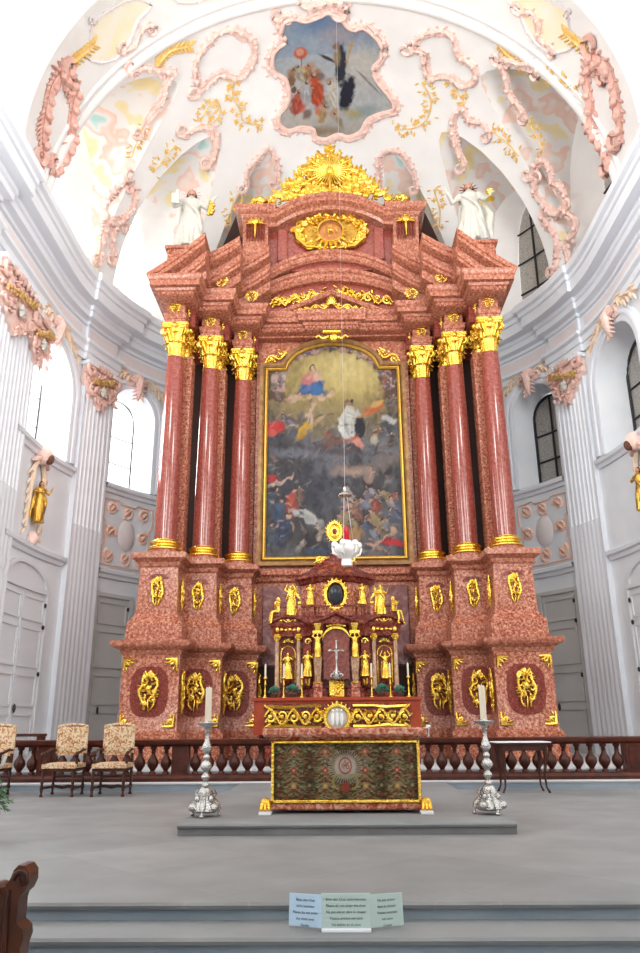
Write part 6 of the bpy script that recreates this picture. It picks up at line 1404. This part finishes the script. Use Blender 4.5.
def stucco(label, pink, gold=(), r=.115, m='pinkst', cat='ornament', plume=()):
    c = tp((pink+gold+plume)[0]); c0 = sum(c, Vector())/len(c); t = root('stucco_rocaille', label, cat, c0)
    def P_(k): return [p-c0 for p in tp(k)]
    global CSHIFT
    for i, k in enumerate(pink):
        bm = nb(); frill(bm, tp(k), r, i+len(label)); bmesh.ops.translate(bm, vec=-c0, verts=bm.verts); put('pink_scroll', mesh_of(bm, m), t)
    for i, k in enumerate(gold):
        bm = nb(); sprig(bm, tp(k), .105, i+3); bmesh.ops.translate(bm, vec=-c0, verts=bm.verts); put('ochre_sprig', mesh_of(bm, 'ochre'), t)
    for i, k in enumerate(plume):
        P = tp(k); bm = nb(); n = len(P); tube(bm, P, taper(n, .10, .03), 6)
        for j in range(n):
            nn = inward(P[j]); q = (P[min(n-1, j+1)]-P[max(0, j-1)]).normalized(); lat = q.cross(nn).normalized()
            for s in (-1, 1): leaf(bm, P[j], P[j]+lat*s*.22+q*.2+nn*.03, .05, .03)
        bmesh.ops.translate(bm, vec=-c0, verts=bm.verts); put('ochre_plume', mesh_of(bm, 'ochre'), t)
for K, w in (('L', 'left'), ('R', 'right')):
    stucco('pink stucco frame on the plain vault just %s of the ceiling painting' % w, (K+'A',))
    stucco('pink stucco crest with a yellow plume over the high front lunette on the %s' % w, (K+'B',)+(('RB2',) if K == 'R' else ()), (K+'X',)+(('RY',) if K == 'R' else ()), plume=(K+'G',))
    stucco('pink stucco crest over the lunette above the statue at %s' % w, (K+'C',), (K+'W',))
    stucco('looped pink stucco cartouche between the two high windows on the %s' % w, (K+'D', K+'D2', K+'D3'), r=.12)
    stucco('deep pink stucco cartouche in front of the vault rib, far %s' % w, (K+'E', K+'E2'), plume=(K+'H',), r=.17, m='pinkdk')
    stucco('pink stucco border of the small lunette behind the altar top, %s of the glory' % w, (K+'F',), ('LZ',) if K == 'L' else ('RZ',), r=.10)
    stucco('trailing ochre flower vine on the vault %s of the ceiling painting' % w, (), (K+'V', K+'V2'))
    stucco('curling pink scroll beside the cream field in front of the rib, %s side' % w, (K+'I',), r=.10)
# cream painted panels in front of the rib
CP1 = [(-3.3, 37), (-3.25, 42), (-3.1, 47.5), (-2.6, 51), (-2.45, 47.5), (-2.0, 44), (-1.85, 39.5), (-2.15, 35.5), (-2.6, 33), (-2.9, 35)]
CP2 = [(-3.6, 53), (-3.0, 55), (-2.3, 57), (-2.0, 63), (-2.5, 66), (-3.2, 64), (-3.7, 60)]
for side, w in ((-1, 'left'), (1, 'right')):
    for q, L in enumerate((CP1, CP2)):
        P = smooth_path([vault(side, s, p, .02) for s, p in L+L[:1]], .02, .2)[:-1]; c0 = sum(P, Vector())/len(P); cc = on_vault(c0, .02)
        t = root('vault_painting', 'cream painted field with white scrolled edge on the front vault, %s %s' % (('lower', 'upper')[q], w), 'ornament', cc)
        bm = nb(); n = len(P); mids = [on_vault((p+cc)/2, .02)-cc for p in P]; A = [bm.verts.new(p-cc) for p in P]; B = [bm.verts.new(p) for p in mids]; c = bm.verts.new((0, 0, 0))
        for i in range(n): bm.faces.new((A[i], A[(i+1)%n], B[(i+1)%n], B[i])); bm.faces.new((B[i], B[(i+1)%n], c))
        put('cream_field', mesh_of(bm, 'cream'), t); bm = nb(); frill(bm, P+P[:1], .055, 5+q, .9); bmesh.ops.translate(bm, vec=-cc, verts=bm.verts); put('scrolled_edge', mesh_of(bm, 'palest'), t)
# ceiling painting in its pink frame
def fz(x, y, d=.05): 
    yy = max(0, y-YC); return ZC+sqrt(max(.1, (R0-d)**2-x*x-yy*yy))
CF = root('ceiling_painting', 'ceiling painting of a black robed missionary and red robed crowd on the vault', 'painting', (0, 21, 23.2))
FX0, FX1, FY0, FY1 = -1.95, 2.35, 18.5, 23.3
P = Paint(180, 200, (.42, .46, .50)); P.asp = 4.8/4.3; N1 = P.noise(5, 4); P.mix((.22, .32, .46), (P.Y < .35)*.8*(N1+.2)); P.mix((.60, .57, .52), np.clip((P.Y-.25)*1.6, 0, 1)*N1*1.1); P.mix((.40, .32, .24), np.clip((P.Y-.72)*3, 0, 1)*.8)
def fe(X, Y, rx, ry, col, ang=0, soft=.3, al=1, rag=.35): P.ell2((X-FX0)/(FX1-FX0), (Y-FY0)/(FY1-FY0), rx/(FX1-FX0), ry/(FX1-FX0), col, ang, soft, al, rag)
AS = -4.8/4.3
fe(.0, 19.0, .9, .35, (.14, .24, .42), 0, .6, .9); fe(1.3, 19.6, .5, .4, (.20, .30, .46), 0, .6, .8); fe(.4, 19.4, .5, .35, (.40, .34, .36), 0, .7, .8); fe(1.2, 20.5, .6, .8, (.62, .58, .52), 20, .6, .8)
fe(.45, 20.6, .20, .75, (.04, .045, .06), 0, .2, 1); fe(.68, 21.6, .25, .65, (.03, .03, .045), 12, .2, 1); fe(.0, 20.35, .30, .06, (.06, .05, .06), 30, .3, 1); fe(.28, 19.9, .11, .12, (.30, .16, .10), 0, .2, 1); fe(.33, 20.3, .13, .3, (.36, .26, .14), 0, .3, .8)
fe(.75, 20.1, .035, .5, (.55, .34, .10), 12, .3, .9); fe(.78, 19.85, .16, .035, (.55, .34, .10), 0, .3, .9)
fe(-.94, 20.08, .24, .22, (.55, .12, .06), 0, .2, 1, .1); fe(-.96, 20.04, .14, .14, (.70, .34, .24), 0, .2, 1, .1); fe(-.93, 20.45, .02, .3, (.25, .15, .1), 0, .3, 1)
fe(-.5, 21.5, .20, .7, (.55, .09, .05), -10, .25, 1); fe(-.40, 20.9, .14, .2, (.42, .20, .12), 20, .3, 1); fe(-1.1, 21.9, .28, .35, (.55, .12, .08), 20, .25, 1); fe(-1.25, 21.4, .1, .12, (.18, .10, .08), 0, .2, 1); fe(-.85, 21.3, .2, .5, (.48, .47, .48), 0, .4, .9)
for i, (x, y) in enumerate(((-1.3, 20.8), (-1.1, 20.7), (-.9, 20.75), (-.65, 20.6), (-.3, 21.0), (.1, 21.2), (-.1, 22.0), (-.3, 22.4), (.2, 22.3), (-.8, 22.3))): fe(x, y, .14, .2, ((.40, .25, .15), (.28, .20, .14), (.58, .45, .20), (.50, .30, .20), (.20, .14, .12))[i % 5], 25*i, .3, .9)
fe(.12, 21.55, .18, .42, (.62, .58, .52), 10, .3, 1); fe(-.35, 22.25, .12, .12, (.60, .20, .10), 0, .3, 1); fe(1.3, 22.2, .5, .2, (.28, .36, .36), -20, .5, .9); fe(.9, 22.3, .3, .15, (.48, .38, .15), 0, .5, .7); fe(-.4, 22.9, .8, .15, (.28, .20, .12), 0, .5, .8)
fe(1.5, 21.2, .5, .04, (.24, .20, .18), 40, .4, .8); fe(1.2, 20.9, .3, .02, (.24, .20, .18), 35, .4, .8)
def E_(u, v, ru, rv, col, ang=0, soft=.3, al=1, rag=.35): P.ell2(u, v, ru, rv, col, -ang, soft, al, rag)
rp = random.Random(8)
for x, y, h, c, a in ((-1.3, 20.9, .75, (.34, .20, .12), 10), (-1.0, 20.8, .7, (.46, .40, .30), -15), (-.7, 20.8, .7, (.40, .22, .12), 5), (-1.15, 21.8, .95, (.50, .12, .08), 15), (-.45, 21.4, 1.3, (.52, .10, .05), -8), (-.8, 21.5, .9, (.46, .46, .48), 5), (.1, 21.6, 1.0, (.60, .57, .50), -10), (-.2, 22.3, .7, (.50, .34, .18), 20), (.35, 22.5, .6, (.46, .38, .26), -30)):
    person((x-FX0)/(FX1-FX0), (y-FY0)/(FY1-FY0), h/(FX1-FX0), c, a)
P.c *= (.88+.24*P.noise(40, 2))[..., None]*.72
me = picture_mesh(P, lambda u, v: (FX0+(FX1-FX0)*u, FY0+(FY1-FY0)*v-21, fz(FX0+(FX1-FX0)*u, FY0+(FY1-FY0)*v)-23.2), 'fresco', lambda u, v: in_poly(FX0+(FX1-FX0)*u, FY0+(FY1-FY0)*v, [(x*1.05, (y-20.9)*1.04+20.9) for x, y in FRES]))
put('painted_field', me, CF)
P = smooth_path([Vector((x*1.06+.01, (y-20.9)*1.05+20.9, fz(x, y))) for x, y in FRES+FRES[:1]], .05, .12); bm = nb(); tube(bm, P, .09, 6); frill(bm, [on_vault(Vector((p.x*1.07, (p.y-20.9)*1.055+20.9, p.z)), .0) for p in P], .115, 78, 1.1)
bmesh.ops.translate(bm, vec=(0, -21, -23.2), verts=bm.verts); put('pink_frame', mesh_of(bm, 'pinkst'), CF)
bm = nb(); P = smooth_path([vault(-1, -.95, 86, .02), vault(-1, -1.05, 89, .02), vault(1, -1.15, 88, .02), vault(1, -.9, 86, .02)], .03, .1); frill(bm, P, .16, 4, 1.2, True); bmesh.ops.translate(bm, vec=(0, -21, -23.2), verts=bm.verts); put('frame_crest', mesh_of(bm, 'pinkst'), CF)

# ------------------------------------------------------------------ camera
cam = bpy.data.cameras.new('camera'); co = bpy.data.objects.new('camera', cam); COL.objects.link(co); SC.camera = co
yaw, pitch, roll = rad(-1.04), rad(18.17), rad(-.42)
F = Vector((sin(yaw)*cos(pitch), cos(yaw)*cos(pitch), sin(pitch))); Rr = Vector((cos(yaw), -sin(yaw), 0)); U = Rr.cross(F)
R2 = Rr*cos(roll)+U*sin(roll); U2 = -Rr*sin(roll)+U*cos(roll)
co.matrix_world = Matrix.Translation((-.025, 0, 1.2)) @ Matrix((R2, U2, -F)).transposed().to_4x4()
cam.sensor_fit = 'VERTICAL'; cam.sensor_height = 36; cam.lens = 750/953*36; cam.clip_end = 200

# ------------------------------------------------------------------ light: sky and left-window daylight, plus area lights added in the nave
bm = nb(); y0, y1 = -14.0, 11.2
for sx in (-1, 1):
    box(bm, sx*9.2, sx*9.5, y0, y1, -.5, 15.2)
box(bm, -9.5, 9.5, y0-.3, y0, -.5, 24.7)
struct('wall_nave', mesh_of(bm, 'plaster')); bm = nb()
R_ = [[bm.verts.new(((9.3+q)*cos(pi*i/24), y, 15.1+(9.3+q)*sin(pi*i/24))) for q, y in ((0, y0), (0, y1), (.3, y1), (.3, y0))] for i in range(25)]
for i in range(24):
    for k in range(4): bm.faces.new((R_[i][k], R_[i][(k+1)%4], R_[i+1][(k+1)%4], R_[i+1][k]))
struct('ceiling_nave', mesh_of(bm, 'plaster'))
w = bpy.data.worlds.new('sky_daylight'); SC.world = w; w.use_nodes = True; bg = w.node_tree.nodes['Background']
bg.inputs['Color'].default_value = (1.0, .99, .97, 1); bg.inputs['Strength'].default_value = 1.9
def area(name, loc, target, sx, sy, power, col=(1, 1, 1)):
    l = bpy.data.lights.new(name, 'AREA'); l.shape = 'RECTANGLE'; l.size = sx; l.size_y = sy; l.energy = power; l.color = col
    o = bpy.data.objects.new(name, l); COL.objects.link(o); o.location = loc; o.rotation_euler = (Vector(target)-Vector(loc)).to_track_quat('-Z', 'Y').to_euler(); return o
area('window_daylight', (-12.2, 20.2, 12.0), (0, 18.6, 6), 3.2, 4.0, 1150, (.93, .97, 1))
area('window_daylight', (-10.2, 26.0, 12.0), (0, 18, 6), 2.4, 4, 420, (.93, .97, 1))
for sx, pw_ in ((-1, 340), (1, 330)): area('added_dome_uplight', (sx*6.0, 7.6, 14.6), (sx*-.5, 21.5, 22.5), 3, 2.4, pw_, (1, .99, .965))  # uplights added to brighten the dome; no window stands here
area('lunette_daylight', (-10.4, 20.0, 18.2), (2, 20, 18), 2.0, 3.5, 30, (1, .98, .94))
area('lunette_daylight', (-8.6, 25.0, 17.8), (2, 19, 18), 1.6, 3.5, 30, (1, .98, .94))
for sx, pw_ in ((-1, 650), (1, 420)):          # added area lights standing in for unseen nave windows
    for y in (-1.5, 5.5): area('nave_window_standin', (sx*8.9, y, 12.0), (0, y+8, 19), 3.0, 7, pw_, (1, .985, .96))
area('nave_window_standin', (0, -13.5, 16), (0, 12, 20), 8, 6, 900, (1, .985, .96))  # area light added in front of the solid back wall
SC.view_settings.view_transform = 'Standard'; SC.view_settings.look = 'None'; SC.view_settings.exposure = 0.55; SC.view_settings.gamma = 1; SC.view_settings.use_curve_mapping = False
SC.cycles.max_bounces = 8; SC.cycles.diffuse_bounces = 4; SC.cycles.use_denoising = True
